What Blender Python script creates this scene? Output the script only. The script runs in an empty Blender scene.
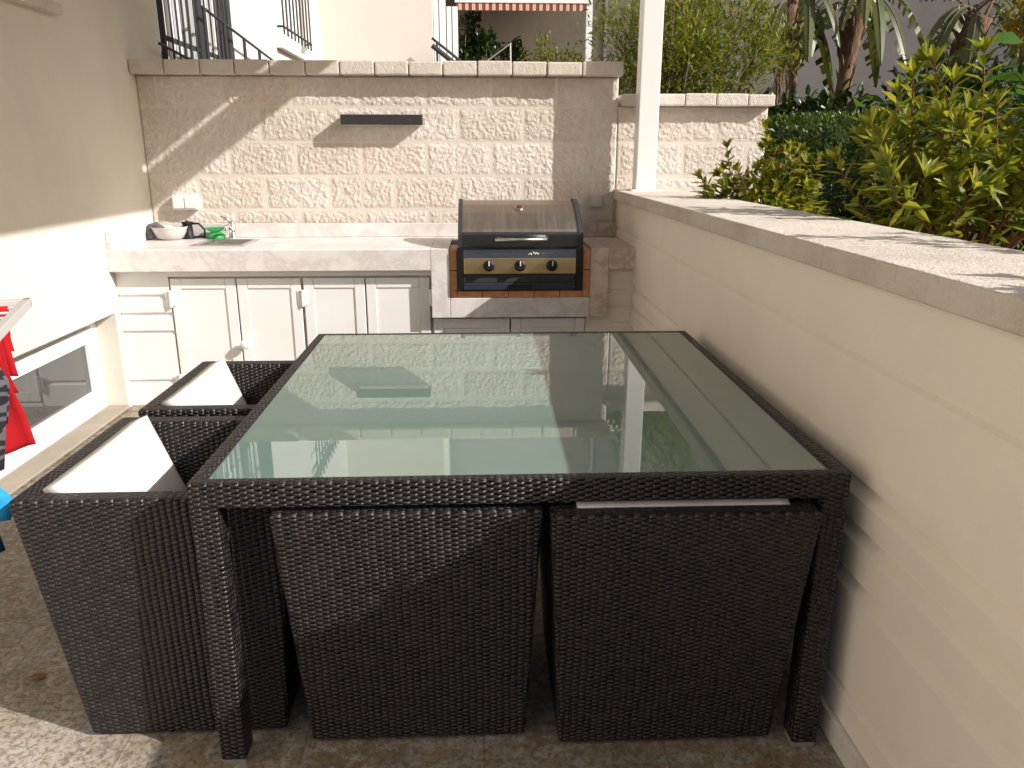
import bpy, bmesh, math, random
from mathutils import Vector, Matrix, noise
random.seed(7)
S = bpy.context.scene
COL = S.collection
R = math.radians

# ------------------------------------------------------------------ camera, world, sun, exposure
cam_d = bpy.data.cameras.new('camera'); cam = bpy.data.objects.new('camera', cam_d); COL.objects.link(cam)
S.camera = cam
pitch, yaw, roll = .2871, .0426, .0011
fwd = Vector((math.sin(yaw)*math.cos(pitch), math.cos(yaw)*math.cos(pitch), -math.sin(pitch)))
rgt = Vector((math.cos(yaw), -math.sin(yaw), 0)); upv = rgt.cross(fwd)
r2 = rgt*math.cos(roll)+upv*math.sin(roll); u2 = upv*math.cos(roll)-rgt*math.sin(roll)
M4 = Matrix((r2, u2, -fwd)).transposed().to_4x4(); M4.translation = (0, 0, 1.4261)
cam.matrix_world = M4
cam_d.sensor_fit = 'HORIZONTAL'; cam_d.sensor_width = 36.0; cam_d.lens = 36.0*780.6/1024
cam_d.clip_start = .02; cam_d.clip_end = 1000

SUN = Vector((2.1, -1.0, 1.51)).normalized()
W = bpy.data.worlds.new('World'); S.world = W; W.use_nodes = True
nt = W.node_tree; bg = nt.nodes['Background']
sky = nt.nodes.new('ShaderNodeTexSky'); sky.sky_type = 'NISHITA'; sky.sun_disc = False
sky.sun_elevation = math.asin(SUN.z); sky.sun_rotation = math.atan2(SUN.x, SUN.y)
sky.air_density = 1.0; sky.dust_density = 3.5; sky.ozone_density = .8
nt.links.new(sky.outputs[0], bg.inputs[0]); bg.inputs[1].default_value = .085
sd = bpy.data.lights.new('sun', 'SUN'); sd.energy = 4.6; sd.angle = R(.5); sd.color = (1, .965, .92)
so = bpy.data.objects.new('sun', sd); COL.objects.link(so)
so.rotation_euler = SUN.to_track_quat('Z', 'Y').to_euler()
S.view_settings.view_transform = 'Standard'; S.view_settings.look = 'None'
S.view_settings.exposure = .44; S.view_settings.gamma = 1; S.view_settings.use_curve_mapping = False
S.render.engine = 'CYCLES'
S.cycles.max_bounces = 10; S.cycles.diffuse_bounces = 6; S.cycles.glossy_bounces = 5
S.cycles.use_denoising = True
S.cycles.sample_clamp_indirect = 8

# ------------------------------------------------------------------ helpers
def tag(o, label=None, cat=None, group=None, kind=None):
    if label: o['label'] = label
    if cat: o['category'] = cat
    if group: o['group'] = group
    if kind: o['kind'] = kind
    return o

# The house, kitchen and everything beyond them were first measured with the stone wall 4.86 m away; the floor line and the
# mirror image in the table put it at 5.10 m. SURVEY holds the corrected measure for coordinates noted in the old one.
SURVEY = [1.0, 0.0]
def real(v): return Vector((v[0]*SURVEY[0], v[1]*SURVEY[0], v[2]*SURVEY[0]-SURVEY[1]))

def empty(name, loc, label, cat, group=None, rz=0):
    loc = real(loc)
    o = bpy.data.objects.new(name, None); COL.objects.link(o)
    o.location = loc; o.rotation_euler = (0, 0, rz); o.empty_display_size = .1
    return tag(o, label, cat, group)

def wloc(o):
    v = Vector((0, 0, 0))
    while o is not None:
        v += Vector(o.location); o = o.parent
    return v

def obj(name, bm, m, parent=None, smooth=False, uv=False, loc=None):
    """link a bmesh (authored in world space) as one mesh object"""
    if uv: boxuv(bm)
    me = bpy.data.meshes.new(name)
    base = Vector(loc) if loc is not None else Vector((0, 0, 0))
    if SURVEY[0] != 1: 
        for v in bm.verts: v.co = real(v.co)
    off = wloc(parent) + base
    if off.length: bmesh.ops.translate(bm, verts=bm.verts, vec=-off)
    bm.to_mesh(me); bm.free()
    if isinstance(m, (list, tuple)):
        for k in m: me.materials.append(k)
    else: me.materials.append(m)
    if smooth:
        for p in me.polygons: p.use_smooth = True
    o = bpy.data.objects.new(name, me); COL.objects.link(o)
    o.location = base
    if parent: o.parent = parent
    return o

def pyobj(name, V, F, m, parent=None, smooth=False, mi=None):
    me = bpy.data.meshes.new(name); off = wloc(parent)
    me.from_pydata([tuple(real(v)-off) for v in V], [], F)
    if isinstance(m, (list, tuple)):
        for k in m: me.materials.append(k)
    else: me.materials.append(m)
    if mi: me.polygons.foreach_set('material_index', mi)
    if smooth: me.polygons.foreach_set('use_smooth', [True]*len(F))
    me.update()
    o = bpy.data.objects.new(name, me); COL.objects.link(o)
    if parent: o.parent = parent
    return o

def B(): return bmesh.new()

def hexa(bm, c, bev=0, seg=2):
    """8 corners: bottom 4 counter-clockwise, top 4"""
    n0 = len(bm.verts)
    v = [bm.verts.new(p) for p in c]
    fs = [(3, 2, 1, 0), (4, 5, 6, 7), (0, 1, 5, 4), (1, 2, 6, 5), (2, 3, 7, 6), (3, 0, 4, 7)]
    ff = [bm.faces.new([v[i] for i in f]) for f in fs]
    if bev:
        es = set(e for f in ff for e in f.edges)
        bmesh.ops.bevel(bm, geom=list(es), offset=bev, segments=seg, affect='EDGES', profile=.6)
    return bm

def box(bm, x0, x1, y0, y1, z0, z1, bev=0, seg=2):
    return hexa(bm, [(x0, y0, z0), (x1, y0, z0), (x1, y1, z0), (x0, y1, z0), (x0, y0, z1), (x1, y0, z1), (x1, y1, z1), (x0, y1, z1)], bev, seg)

def tube(bm, pts, r, seg=8, cap=True):
    pts = [Vector(p) for p in pts]; rs = r if isinstance(r, (list, tuple)) else [r]*len(pts)
    rings = []; prev = None
    for i, p in enumerate(pts):
        a = pts[max(i-1, 0)]; b = pts[min(i+1, len(pts)-1)]
        t = (b-a).normalized()
        if prev is None:
            h = Vector((0, 0, 1)) if abs(t.z) < .9 else Vector((1, 0, 0))
            n = t.cross(h).normalized()
        else:
            n = (prev - t*prev.dot(t)).normalized()
        prev = n; m = t.cross(n)
        rings.append([bm.verts.new(p+(n*math.cos(2*math.pi*k/seg)+m*math.sin(2*math.pi*k/seg))*rs[i]) for k in range(seg)])
    for a, b in zip(rings, rings[1:]):
        for k in range(seg):
            bm.faces.new((a[k], a[(k+1) % seg], b[(k+1) % seg], b[k]))
    if cap:
        bm.faces.new(rings[0][::-1]); bm.faces.new(rings[-1])
    return bm

def lathe(bm, prof, c, seg=24, axis='Z'):
    c = Vector(c); rings = []
    for (r, h) in prof:
        ring = []
        for k in range(seg):
            a = 2*math.pi*k/seg
            if axis == 'Z': p = Vector((r*math.cos(a), r*math.sin(a), h))
            else: p = Vector((r*math.cos(a), -h, r*math.sin(a)))     # axis -Y
            ring.append(bm.verts.new(c+p))
        rings.append(ring)
    for a, b in zip(rings, rings[1:]):
        for k in range(seg): bm.faces.new((a[k], a[(k+1) % seg], b[(k+1) % seg], b[k]))
    bm.faces.new(rings[0][::-1]); bm.faces.new(rings[-1])
    return bm

def prism_x(bm, poly, x0, x1, bev=0):
    """poly in (y,z), extruded along x"""
    a = [bm.verts.new((x0, y, z)) for y, z in poly]; b = [bm.verts.new((x1, y, z)) for y, z in poly]
    n = len(poly)
    fs = [bm.faces.new(a), bm.faces.new(b[::-1])]
    for i in range(n): fs.append(bm.faces.new((a[(i+1) % n], a[i], b[i], b[(i+1) % n])))
    bmesh.ops.recalc_face_normals(bm, faces=fs)
    return bm

def prism_y(bm, poly, y0, y1):
    """poly in (x,z), extruded along y"""
    a = [bm.verts.new((x, y0, z)) for x, z in poly]; b = [bm.verts.new((x, y1, z)) for x, z in poly]
    n = len(poly)
    fs = [bm.faces.new(a), bm.faces.new(b[::-1])]
    for i in range(n): fs.append(bm.faces.new((a[(i+1) % n], a[i], b[i], b[(i+1) % n])))
    bmesh.ops.recalc_face_normals(bm, faces=fs)
    return bm

def boxuv(bm):
    uvl = bm.loops.layers.uv.verify(); bm.normal_update()
    for f in bm.faces:
        n = f.normal
        ax = max(range(3), key=lambda k: abs(n[k]))
        for l in f.loops:
            p = l.vert.co
            if ax == 0: l[uvl].uv = (p.y, p.z)
            elif ax == 1: l[uvl].uv = (p.x, p.z)
            else:
                l[uvl].uv = (p.y, p.x) if f.calc_area() and (max(v.co.y for v in f.verts)-min(v.co.y for v in f.verts)) > (max(v.co.x for v in f.verts)-min(v.co.x for v in f.verts)) else (p.x, p.y)

# ------------------------------------------------------------------ materials
def mat(name, col=(.5, .5, .5), rough=.6, metal=0, spec=.5, ior=1.5):
    m = bpy.data.materials.new(name); m.use_nodes = True
    p = m.node_tree.nodes['Principled BSDF']
    p.inputs['Base Color'].default_value = (*col, 1); p.inputs['Roughness'].default_value = rough
    p.inputs['Metallic'].default_value = metal; p.inputs['Specular IOR Level'].default_value = spec
    p.inputs['IOR'].default_value = ior
    return m
def nd(m, t, **kw):
    n = m.node_tree.nodes.new(t)
    for k, v in kw.items(): setattr(n, k, v)
    return n
def lk(m, a, b): m.node_tree.links.new(a, b)
def P(m): return m.node_tree.nodes['Principled BSDF']
def coords(m, kind='Object', scale=(1, 1, 1)):
    c = nd(m, 'ShaderNodeTexCoord'); mp = nd(m, 'ShaderNodeMapping'); mp.inputs['Scale'].default_value = scale
    lk(m, c.outputs[kind], mp.inputs[0]); return mp.outputs[0]
def noise_n(m, v, scale, detail=4, rough=.55, dist=0):
    n = nd(m, 'ShaderNodeTexNoise'); n.inputs['Scale'].default_value = scale; n.inputs['Detail'].default_value = detail
    n.inputs['Roughness'].default_value = rough; n.inputs['Distortion'].default_value = dist
    lk(m, v, n.inputs['Vector']); return n.outputs['Fac']
def ramp(m, fac, stops):
    r = nd(m, 'ShaderNodeValToRGB'); el = r.color_ramp.elements
    while len(el) < len(stops): el.new(.5)
    for e, (p, c) in zip(el, stops): e.position = p; e.color = (*c, 1)
    lk(m, fac, r.inputs[0]); return r.outputs[0]
def bump(m, h, dist, strength=1.0, nrm=None):
    b = nd(m, 'ShaderNodeBump'); b.inputs['Distance'].default_value = dist; b.inputs['Strength'].default_value = strength
    lk(m, h, b.inputs['Height'])
    if nrm: lk(m, nrm, b.inputs['Normal'])
    lk(m, b.outputs[0], P(m).inputs['Normal']); return b.outputs[0]
def mth(m, op, a, b=None, c=None):
    n = nd(m, 'ShaderNodeMath', operation=op)
    for i, x in enumerate((a, b, c)):
        if x is None: continue
        if isinstance(x, (int, float)): n.inputs[i].default_value = x
        else: lk(m, x, n.inputs[i])
    return n.outputs[0]
def mixc(m, fac, a, b, mode='MIX'):
    n = nd(m, 'ShaderNodeMix', data_type='RGBA', blend_type=mode)
    for i, x in ((0, fac), (6, a), (7, b)):
        if isinstance(x, (int, float)): n.inputs[i].default_value = x
        elif isinstance(x, tuple): n.inputs[i].default_value = (*x, 1)
        else: lk(m, x, n.inputs[i])
    return n.outputs[2]

def render_plaster(name, col, var=.06, bscale=160, bd=.0015, dirt=0):
    m = mat(name, col, .85, spec=.25)
    v = coords(m)
    n1 = noise_n(m, v, 1.3, 5, .6); n2 = noise_n(m, v, 9, 4, .6)
    lo = tuple(c*(1-var*1.4) for c in col); hi = tuple(min(1, c*(1+var*.5)) for c in col)
    c1 = ramp(m, n1, [(.3, lo), (.65, hi)])
    c2 = mixc(m, .25, c1, ramp(m, n2, [(.35, lo), (.7, hi)]))
    if dirt:
        st = noise_n(m, coords(m, 'Object', (1, 1, .12)), 7, 6, .7); sp_ = noise_n(m, v, 26, 5, .75)
        c2 = mixc(m, mth(m, 'MULTIPLY', ramp(m, st, [(.5, (0, 0, 0)), (.75, (1, 1, 1))]), dirt), c2, tuple(x*.62 for x in col))
        c2 = mixc(m, mth(m, 'MULTIPLY', ramp(m, sp_, [(.60, (0, 0, 0)), (.72, (1, 1, 1))]), dirt), c2, tuple(x*.66 for x in col))
    lk(m, c2, P(m).inputs['Base Color'])
    bump(m, mth(m, 'ADD', noise_n(m, v, bscale, 3, .6), mth(m, 'MULTIPLY', noise_n(m, v, 14, 3, .5), 1.5 if dirt else 0)), bd, .8)
    return m

M = {}
M['house'] = render_plaster('house_render', (.67, .62, .54), dirt=.10)
M['terr'] = render_plaster('terrace_wall_render', (.84, .775, .685), .05, dirt=.04)
M['facade'] = render_plaster('facade_render', (.68, .645, .61), .03, 60)
M['facade2'] = render_plaster('facade_render_cream', (.66, .61, .54), .03, 60)
M['greywall'] = render_plaster('boundary_render', (.62, .565, .50), .10, 40, dirt=.3)
M['white'] = mat('white_paint', (.78, .77, .75), .35)
M['whitepl'] = mat('white_plastic', (.8, .79, .76), .3)
M['pvc'] = mat('white_window_frame', (.82, .82, .81), .25)
M['black'] = mat('black_enamel', (.012, .012, .013), .3)
M['matteblack'] = mat('matte_black', (.011, .011, .012), .5, spec=.3)
M['anth'] = mat('anthracite_metal', (.035, .032, .032), .6, spec=.3)
M['iron'] = mat('grey_iron', (.040, .041, .044), .55, spec=.22)
M['chrome'] = mat('chrome', (.75, .75, .76), .12, 1)
M['greyhandle'] = mat('satin_handle', (.62, .6, .58), .3, 1)
M['dark'] = mat('dark_interior', (.03, .028, .028), .6)

def mk_cabinet():
    m = mat('cabinet_paint', (.74, .72, .70), .42)
    v = coords(m); n = noise_n(m, v, 3, 4, .6)
    lk(m, ramp(m, n, [(.3, (.77, .75, .735)), (.7, (.82, .81, .80))]), P(m).inputs['Base Color'])
    bump(m, noise_n(m, coords(m, 'Object', (1, 1, .15)), 90, 2), .0006, .5); return m
M['cab'] = mk_cabinet()

def mk_stone(name, k):
    m = mat(name, (.5, .43, .35), .9, spec=.2)
    v = coords(m)
    big = noise_n(m, v, 1.7, 5, .6); fine = noise_n(m, v, 22, 6, .7); vf = noise_n(m, v, 95, 4, .7)
    c = ramp(m, big, [(p, tuple(x*y for x, y in zip(c_, k))) for p, c_ in ((.3, (.55, .485, .425)), (.5, (.635, .575, .515)), (.72, (.70, .645, .59)))])
    c = mixc(m, .30, c, ramp(m, fine, [(.3, (.42, .355, .295)), (.62, (.72, .66, .60))]))
    c = mixc(m, mth(m, 'MULTIPLY', ramp(m, vf, [(.6, (0, 0, 0)), (.72, (1, 1, 1))]), .25), c, (.36, .30, .24))
    lk(m, c, P(m).inputs['Base Color'])
    h = mth(m, 'ADD', mth(m, 'MULTIPLY', fine, 1.0), mth(m, 'MULTIPLY', vf, .35))
    bump(m, h, .006, .8); return m
STONES = [mk_stone('split_face_stone', (1, 1, 1)), mk_stone('split_face_stone_brown', (.92, .895, .865)), mk_stone('split_face_stone_pale', (1.06, 1.06, 1.06)), mk_stone('split_face_stone_rosy', (.98, .935, .91))]
M['mortar'] = render_plaster('mortar_joint', (.68, .615, .54), .1, 120, .002)

def mk_cap():
    m = mat('cap_stone', (.5, .42, .33), .85, spec=.25)
    v = coords(m)
    n1 = noise_n(m, v, 3.2, 5, .65); n2 = noise_n(m, v, 40, 5, .7); n3 = noise_n(m, v, 150, 3, .6)
    c = ramp(m, n1, [(.3, (.53, .465, .39)), (.5, (.62, .56, .485)), (.7, (.68, .63, .565))])
    c = mixc(m, ramp(m, n2, [(.58, (0, 0, 0)), (.75, (.45, .45, .45))]), c, (.36, .28, .19))
    c = mixc(m, ramp(m, n3, [(.64, (0, 0, 0)), (.72, (.6, .6, .6))]), c, (.25, .19, .13))
    lk(m, c, P(m).inputs['Base Color'])
    bump(m, mth(m, 'ADD', n2, mth(m, 'MULTIPLY', n3, .6)), .007, .9); return m
M['cap'] = mk_cap()
M['sill'] = render_plaster('sill_stone', (.36, .31, .25), .2, 140, .002)

def mk_marble(name, base, vein, amt, sc=1.0):
    m = mat(name, base, .35, spec=.4)
    v = coords(m, 'Object', (1, 1, 1))
    n1 = noise_n(m, v, 4.5*sc, 8, .7, .35); n2 = noise_n(m, v, 9*sc, 7, .72, .2); n3 = noise_n(m, v, 1.2*sc, 4, .6, .5)
    vn = mth(m, 'ABSOLUTE', mth(m, 'SUBTRACT', n1, .5))
    f1 = ramp(m, vn, [(0, (1, 1, 1)), (.05, (.35, .35, .35)), (.12, (0, 0, 0))])
    f2 = ramp(m, n2, [(.47, (0, 0, 0)), (.75, (1, 1, 1))])
    f = mth(m, 'MULTIPLY', mth(m, 'MAXIMUM', f1, f2), amt)
    c = ramp(m, n3, [(.35, tuple(x*.93 for x in base)), (.65, base)])
    c = mixc(m, f, c, vein)
    lk(m, c, P(m).inputs['Base Color']); bump(m, n2, .0008, .3); return m
M['marble'] = mk_marble('pale_marble', (.76, .725, .70), (.45, .39, .375), .5)
M['marble2'] = mk_marble('brown_veined_marble', (.72, .645, .575), (.36, .27, .22), .7, .9)

def mk_terracotta():
    m = mat('terracotta_tile', (.5, .22, .1), .55)
    v = coords(m); n = noise_n(m, v, 25, 4)
    lk(m, ramp(m, n, [(.3, (.56, .23, .09)), (.7, (.70, .33, .15))]), P(m).inputs['Base Color'])
    bump(m, n, .001, .5); return m
M['terracotta'] = mk_terracotta()

def mk_floor():
    m = mat('terrace_tiles', (.3, .24, .18), .5, spec=.4)
    v = coords(m)
    n1 = noise_n(m, v, 4.5, 8, .72, .5); n2 = noise_n(m, v, 62, 7, .75, .4); n3 = noise_n(m, v, 150, 5, .7, .2); n4 = noise_n(m, v, 26, 7, .75, .3)
    c = ramp(m, n1, [(.3, (.125, .09, .055)), (.48, (.24, .18, .11)), (.66, (.33, .285, .225))])
    c = mixc(m, ramp(m, n4, [(.48, (0, 0, 0)), (.62, (.75, .75, .75))]), c, (.42, .395, .36))
    bl = noise_n(m, v, 6.5, 5, .65)
    c = mixc(m, ramp(m, bl, [(.54, (0, 0, 0)), (.68, (.6, .6, .6))]), c, (.22, .245, .275))
    c = mixc(m, ramp(m, n2, [(.47, (0, 0, 0)), (.60, (.75, .75, .75))]), c, (.105, .08, .06))
    c = mixc(m, ramp(m, n3, [(.56, (0, 0, 0)), (.68, (.5, .5, .5))]), c, (.07, .058, .05))
    # paler speckled area in front of the left chairs, fading outwards
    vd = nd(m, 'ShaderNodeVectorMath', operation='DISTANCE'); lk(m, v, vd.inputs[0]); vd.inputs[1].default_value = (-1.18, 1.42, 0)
    pale_fac = ramp(m, mth(m, 'ADD', vd.outputs['Value'], mth(m, 'MULTIPLY', mth(m, 'SUBTRACT', n4, .5), .7)), [(.20, (.45, .45, .45)), (.46, (0, 0, 0))])
    c = mixc(m, mth(m, 'MULTIPLY', pale_fac, ramp(m, n2, [(.46, (1, 1, 1)), (.56, (.15, .15, .15))])), c, (.60, .585, .56))
    br = nd(m, 'ShaderNodeTexBrick'); br.offset = 0; br.inputs['Scale'].default_value = 1
    br.inputs['Brick Width'].default_value = .45; br.inputs['Row Height'].default_value = .45; br.inputs['Mortar Size'].default_value = .0025
    lk(m, v, br.inputs['Vector'])
    c = mixc(m, mth(m, 'MULTIPLY', br.outputs['Fac'], .6), c, (.12, .10, .08))
    lk(m, c, P(m).inputs['Base Color'])
    lk(m, ramp(m, n2, [(.3, (.42, .42, .42)), (.7, (.68, .68, .68))]), P(m).inputs['Roughness'])
    h = mth(m, 'SUBTRACT', mth(m, 'MULTIPLY', n2, .35), br.outputs['Fac'])
    bump(m, h, .0016, .6); return m
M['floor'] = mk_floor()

def mk_soil():
    m = mat('garden_soil', (.09, .065, .045), .95, spec=.1)
    v = coords(m); n = noise_n(m, v, 12, 6, .7)
    lk(m, ramp(m, n, [(.3, (.045, .032, .022)), (.7, (.14, .10, .07))]), P(m).inputs['Base Color'])
    bump(m, n, .03, 1); return m
M['soil'] = mk_soil()

def mk_weave():
    m = mat('brown_black_rattan', (.02, .017, .016), .36, spec=.5)
    uv = nd(m, 'ShaderNodeUVMap'); sp = nd(m, 'ShaderNodeSeparateXYZ'); lk(m, uv.outputs[0], sp.inputs[0])
    wob = noise_n(m, uv.outputs[0], 9, 2, .5)
    hh, pw = .0122, .0168
    # short strands bulge over alternate stakes: columns of pads, each column shifted half a pad
    uu = mth(m, 'DIVIDE', mth(m, 'ADD', sp.outputs[0], mth(m, 'MULTIPLY', wob, .010)), pw)
    col_ = mth(m, 'FLOOR', uu); fu = mth(m, 'FRACT', uu)
    half = mth(m, 'MULTIPLY', mth(m, 'FRACT', mth(m, 'MULTIPLY', col_, .5)), 1.0)
    vv = mth(m, 'ADD', mth(m, 'DIVIDE', mth(m, 'ADD', sp.outputs[1], mth(m, 'MULTIPLY', wob, .008)), hh), half)
    row = mth(m, 'FLOOR', vv); fr = mth(m, 'FRACT', vv)
    pv = mth(m, 'POWER', mth(m, 'SINE', mth(m, 'MULTIPLY', fr, math.pi)), .65)
    pu = mth(m, 'POWER', mth(m, 'SINE', mth(m, 'MULTIPLY', fu, math.pi)), .8)
    h = mth(m, 'MULTIPLY', pv, mth(m, 'MULTIPLY_ADD', pu, .85, .15))
    rn = nd(m, 'ShaderNodeTexWhiteNoise', noise_dimensions='2D')
    cb = nd(m, 'ShaderNodeCombineXYZ'); lk(m, row, cb.inputs[0]); lk(m, col_, cb.inputs[1]); lk(m, cb.outputs[0], rn.inputs['Vector'])
    hi = mixc(m, rn.outputs['Value'], (.008, .0065, .0067), (.029, .0232, .0232))
    c = mixc(m, ramp(m, h, [(.10, (0, 0, 0)), (.55, (1, 1, 1))]), (.0018, .0016, .0016), hi)
    n = noise_n(m, uv.outputs[0], 5, 3, .6)
    c = mixc(m, ramp(m, n, [(.5, (0, 0, 0)), (.8, (.3, .3, .3))]), c, (.026, .020, .017))
    lk(m, c, P(m).inputs['Base Color'])
    lk(m, ramp(m, rn.outputs['Value'], [(0, (.38,)*3), (1, (.55,)*3)]), P(m).inputs['Roughness'])
    bump(m, h, .0065, 1.0); return m
M['weave'] = mk_weave()

def mk_fabric(name, col, sc=600):
    m = mat(name, col, .9, spec=.15)
    v = coords(m); n = noise_n(m, v, sc, 2); n2 = noise_n(m, v, 9, 3)
    lk(m, ramp(m, n2, [(.3, tuple(c*.9 for c in col)), (.7, col)]), P(m).inputs['Base Color'])
    bump(m, mth(m, 'ADD', mth(m, 'MULTIPLY', n, .08), n2), .014, .7); return m
M['cushion'] = mk_fabric('cream_white_canvas', (.72, .70, .665))
M['red'] = mk_fabric('red_cotton', (.40, .012, .016))
M['blue'] = mk_fabric('bright_blue_cotton', (.03, .30, .62))
M['navy'] = mk_fabric('navy_cotton', (.012, .06, .16))
def mk_zebra():
    m = mat('black_grey_print', (.04, .04, .045), .85, spec=.2)
    w = nd(m, 'ShaderNodeTexWave', wave_type='BANDS', bands_direction='Z'); w.inputs['Scale'].default_value = 9
    w.inputs['Distortion'].default_value = 7; w.inputs['Detail'].default_value = 2; w.inputs['Detail Scale'].default_value = 1.6
    lk(m, coords(m), w.inputs['Vector'])
    lk(m, ramp(m, w.outputs['Fac'], [(.45, (.018, .018, .022)), (.7, (.10, .10, .11))]), P(m).inputs['Base Color']); return m
M['zebra'] = mk_zebra()

def mk_glass_top():
    m = mat('green_tinted_glass_top', (.185, .262, .225), .01, spec=.5, ior=1.95)
    v = coords(m); n = noise_n(m, v, 4, 4, .6)
    lk(m, ramp(m, n, [(.4, (.004,)*3), (.8, (.018,)*3)]), P(m).inputs['Roughness'])
    n2 = noise_n(m, v, 2.2, 6, .7, .8); n3 = noise_n(m, v, 120, 3, .6)
    c = mixc(m, ramp(m, n2, [(.42, (0, 0, 0)), (.75, (.32, .32, .32))]), (.14, .21, .182), (.18, .235, .208))
    c = mixc(m, ramp(m, n3, [(.66, (0, 0, 0)), (.72, (.18, .18, .18))]), c, (.30, .32, .29))
    lk(m, c, P(m).inputs['Base Color'])
    return m
M['glasstop'] = mk_glass_top()
M['pane'] = mat('window_pane', (.05, .052, .05), .02, spec=.8, ior=1.7)

def mk_steel(name, col, rough, axis):
    m = mat(name, col, rough, 1)
    v = coords(m, 'Object', axis); n = noise_n(m, v, 60, 3)
    lk(m, ramp(m, n, [(.3, (rough*.88,)*3), (.7, (rough*1.12,)*3)]), P(m).inputs['Roughness'])
    v2 = coords(m); n2 = noise_n(m, v2, 2.5, 3)
    lk(m, ramp(m, n2, [(.35, tuple(c*.9 for c in col)), (.65, col)]), P(m).inputs['Base Color'])
    return m
M['steel'] = mk_steel('brushed_hood_steel', (.42, .355, .285), .46, (1, .05, .05))
M['steelp'] = mk_steel('polished_panel_steel', (.84, .63, .34), .34, (.05, 1, 1))
M['hoodlow'] = mk_steel('dark_hood_steel', (.16, .155, .155), .3, (.05, 1, 1))
M['sink'] = mk_steel('sink_steel', (.72, .71, .69), .34, (1, .1, 1))
M['drawer'] = mat('blue_grey_enamel', (.03, .035, .048), .35)

def mk_leaf(name, cols, trans=.35, rough=.45):
    m = bpy.data.materials.new(name); m.use_nodes = True
    N = m.node_tree.nodes; p = N['Principled BSDF']; out = N['Material Output']
    g = nd(m, 'ShaderNodeNewGeometry')
    c = ramp(m, g.outputs['Random Per Island'], [(i/(len(cols)-1), k) for i, k in enumerate(cols)])
    lk(m, c, p.inputs['Base Color']); p.inputs['Roughness'].default_value = rough; p.inputs['Specular IOR Level'].default_value = .4
    t = nd(m, 'ShaderNodeBsdfTranslucent')
    lk(m, mixc(m, 1.0, c, (1.0, 1.0, .5), 'MULTIPLY'), t.inputs[0])
    mx = nd(m, 'ShaderNodeMixShader'); mx.inputs[0].default_value = trans
    lk(m, p.outputs[0], mx.inputs[1]); lk(m, t.outputs[0], mx.inputs[2]); lk(m, mx.outputs[0], out.inputs[0])
    return m
M['leaf_yel'] = mk_leaf('yellow_green_leaf', [(.08, .13, .018), (.22, .26, .03), (.42, .41, .05), (.13, .19, .022), (.52, .45, .06), (.10, .15, .02), (.27, .30, .035)], .5)
M['leaf_yel2'] = mk_leaf('olive_yellow_leaf', [(.07, .11, .016), (.18, .22, .025), (.42, .38, .04), (.10, .15, .02), (.30, .20, .05)], .48)
M['leaf_dull'] = mk_leaf('olive_leaf', [(.035, .065, .012), (.09, .12, .02), (.17, .18, .025), (.05, .08, .015), (.12, .10, .03)], .4)
M['leaf_bush'] = mk_leaf('willowy_leaf', [(.09, .13, .02), (.17, .22, .03), (.29, .29, .045), (.12, .17, .025), (.38, .30, .05)], .48)
M['leaf_hedge'] = mk_leaf('hedge_leaf', [(.025, .055, .012), (.06, .105, .02), (.12, .16, .03), (.04, .075, .015)], .25, .35)
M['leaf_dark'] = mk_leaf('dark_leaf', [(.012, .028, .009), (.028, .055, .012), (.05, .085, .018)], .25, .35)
M['leaf_palm'] = mk_leaf('paddle_leaf', [(.05, .08, .02), (.09, .12, .03), (.16, .17, .05), (.07, .09, .025), (.16, .12, .05)], .3, .42)
M['leaf_broad'] = mk_leaf('broad_leaf', [(.06, .13, .018), (.10, .20, .03), (.04, .10, .015)], .4, .35)
M['leaf_gold'] = mk_leaf('golden_leaf', [(.30, .19, .015), (.42, .27, .02), (.22, .18, .02)], .45)
def mk_bark(name, lo, hi, sc):
    m = mat(name, lo, .9, spec=.15)
    v = coords(m, 'Object', (1, 1, .35)); n = noise_n(m, v, sc, 5, .7)
    lk(m, ramp(m, n, [(.3, lo), (.7, hi)]), P(m).inputs['Base Color']); bump(m, n, .02, 1); return m
M['bark'] = mk_bark('palm_bark', (.07, .04, .024), (.30, .19, .115), 16)
M['stem'] = mk_bark('red_brown_stem', (.10, .04, .022), (.22, .11, .06), 30)
M['twig'] = mk_bark('grey_twig', (.10, .075, .05), (.25, .20, .14), 30)
def mk_stripes():
    m = mat('striped_awning_cloth', (.4, .1, .08), .9)
    sp = nd(m, 'ShaderNodeSeparateXYZ'); lk(m, coords(m), sp.inputs[0])
    f = mth(m, 'FRACT', mth(m, 'MULTIPLY', sp.outputs[0], 11))
    g2 = mth(m, 'FRACT', mth(m, 'MULTIPLY', sp.outputs[0], 44))
    c = mixc(m, mth(m, 'GREATER_THAN', f, .5), (.18, .02, .022), (.62, .50, .36))
    c = mixc(m, mth(m, 'MULTIPLY', mth(m, 'GREATER_THAN', g2, .62), .6), c, (.30, .10, .07))
    lk(m, c, P(m).inputs['Base Color']); return m
M['stripes'] = mk_stripes()

# ------------------------------------------------------------------ SETTING
g = B(); box(g, -200, 200, -200, 200, -.35, -.25); tag(obj('ground', g, M['soil']), 'bare brown ground reaching the horizon', 'ground', kind='structure')
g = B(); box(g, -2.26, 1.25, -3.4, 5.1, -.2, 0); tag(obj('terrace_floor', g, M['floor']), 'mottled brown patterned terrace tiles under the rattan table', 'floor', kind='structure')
g = B(); box(g, 1.262, 14, -3.2, 5.09, -.24, .95); box(g, -2.0, 14, 5.35, 14.0, -.24, .952)
tag(obj('garden_soil', g, M['soil']), 'dark soil of the raised garden bed beyond the terrace walls', 'ground', kind='structure')

SURVEY[:] = [1.05, .0713]
M['rackgrey'] = mat('pale_grey_plastic', (.50, .48, .47), .4)
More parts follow.
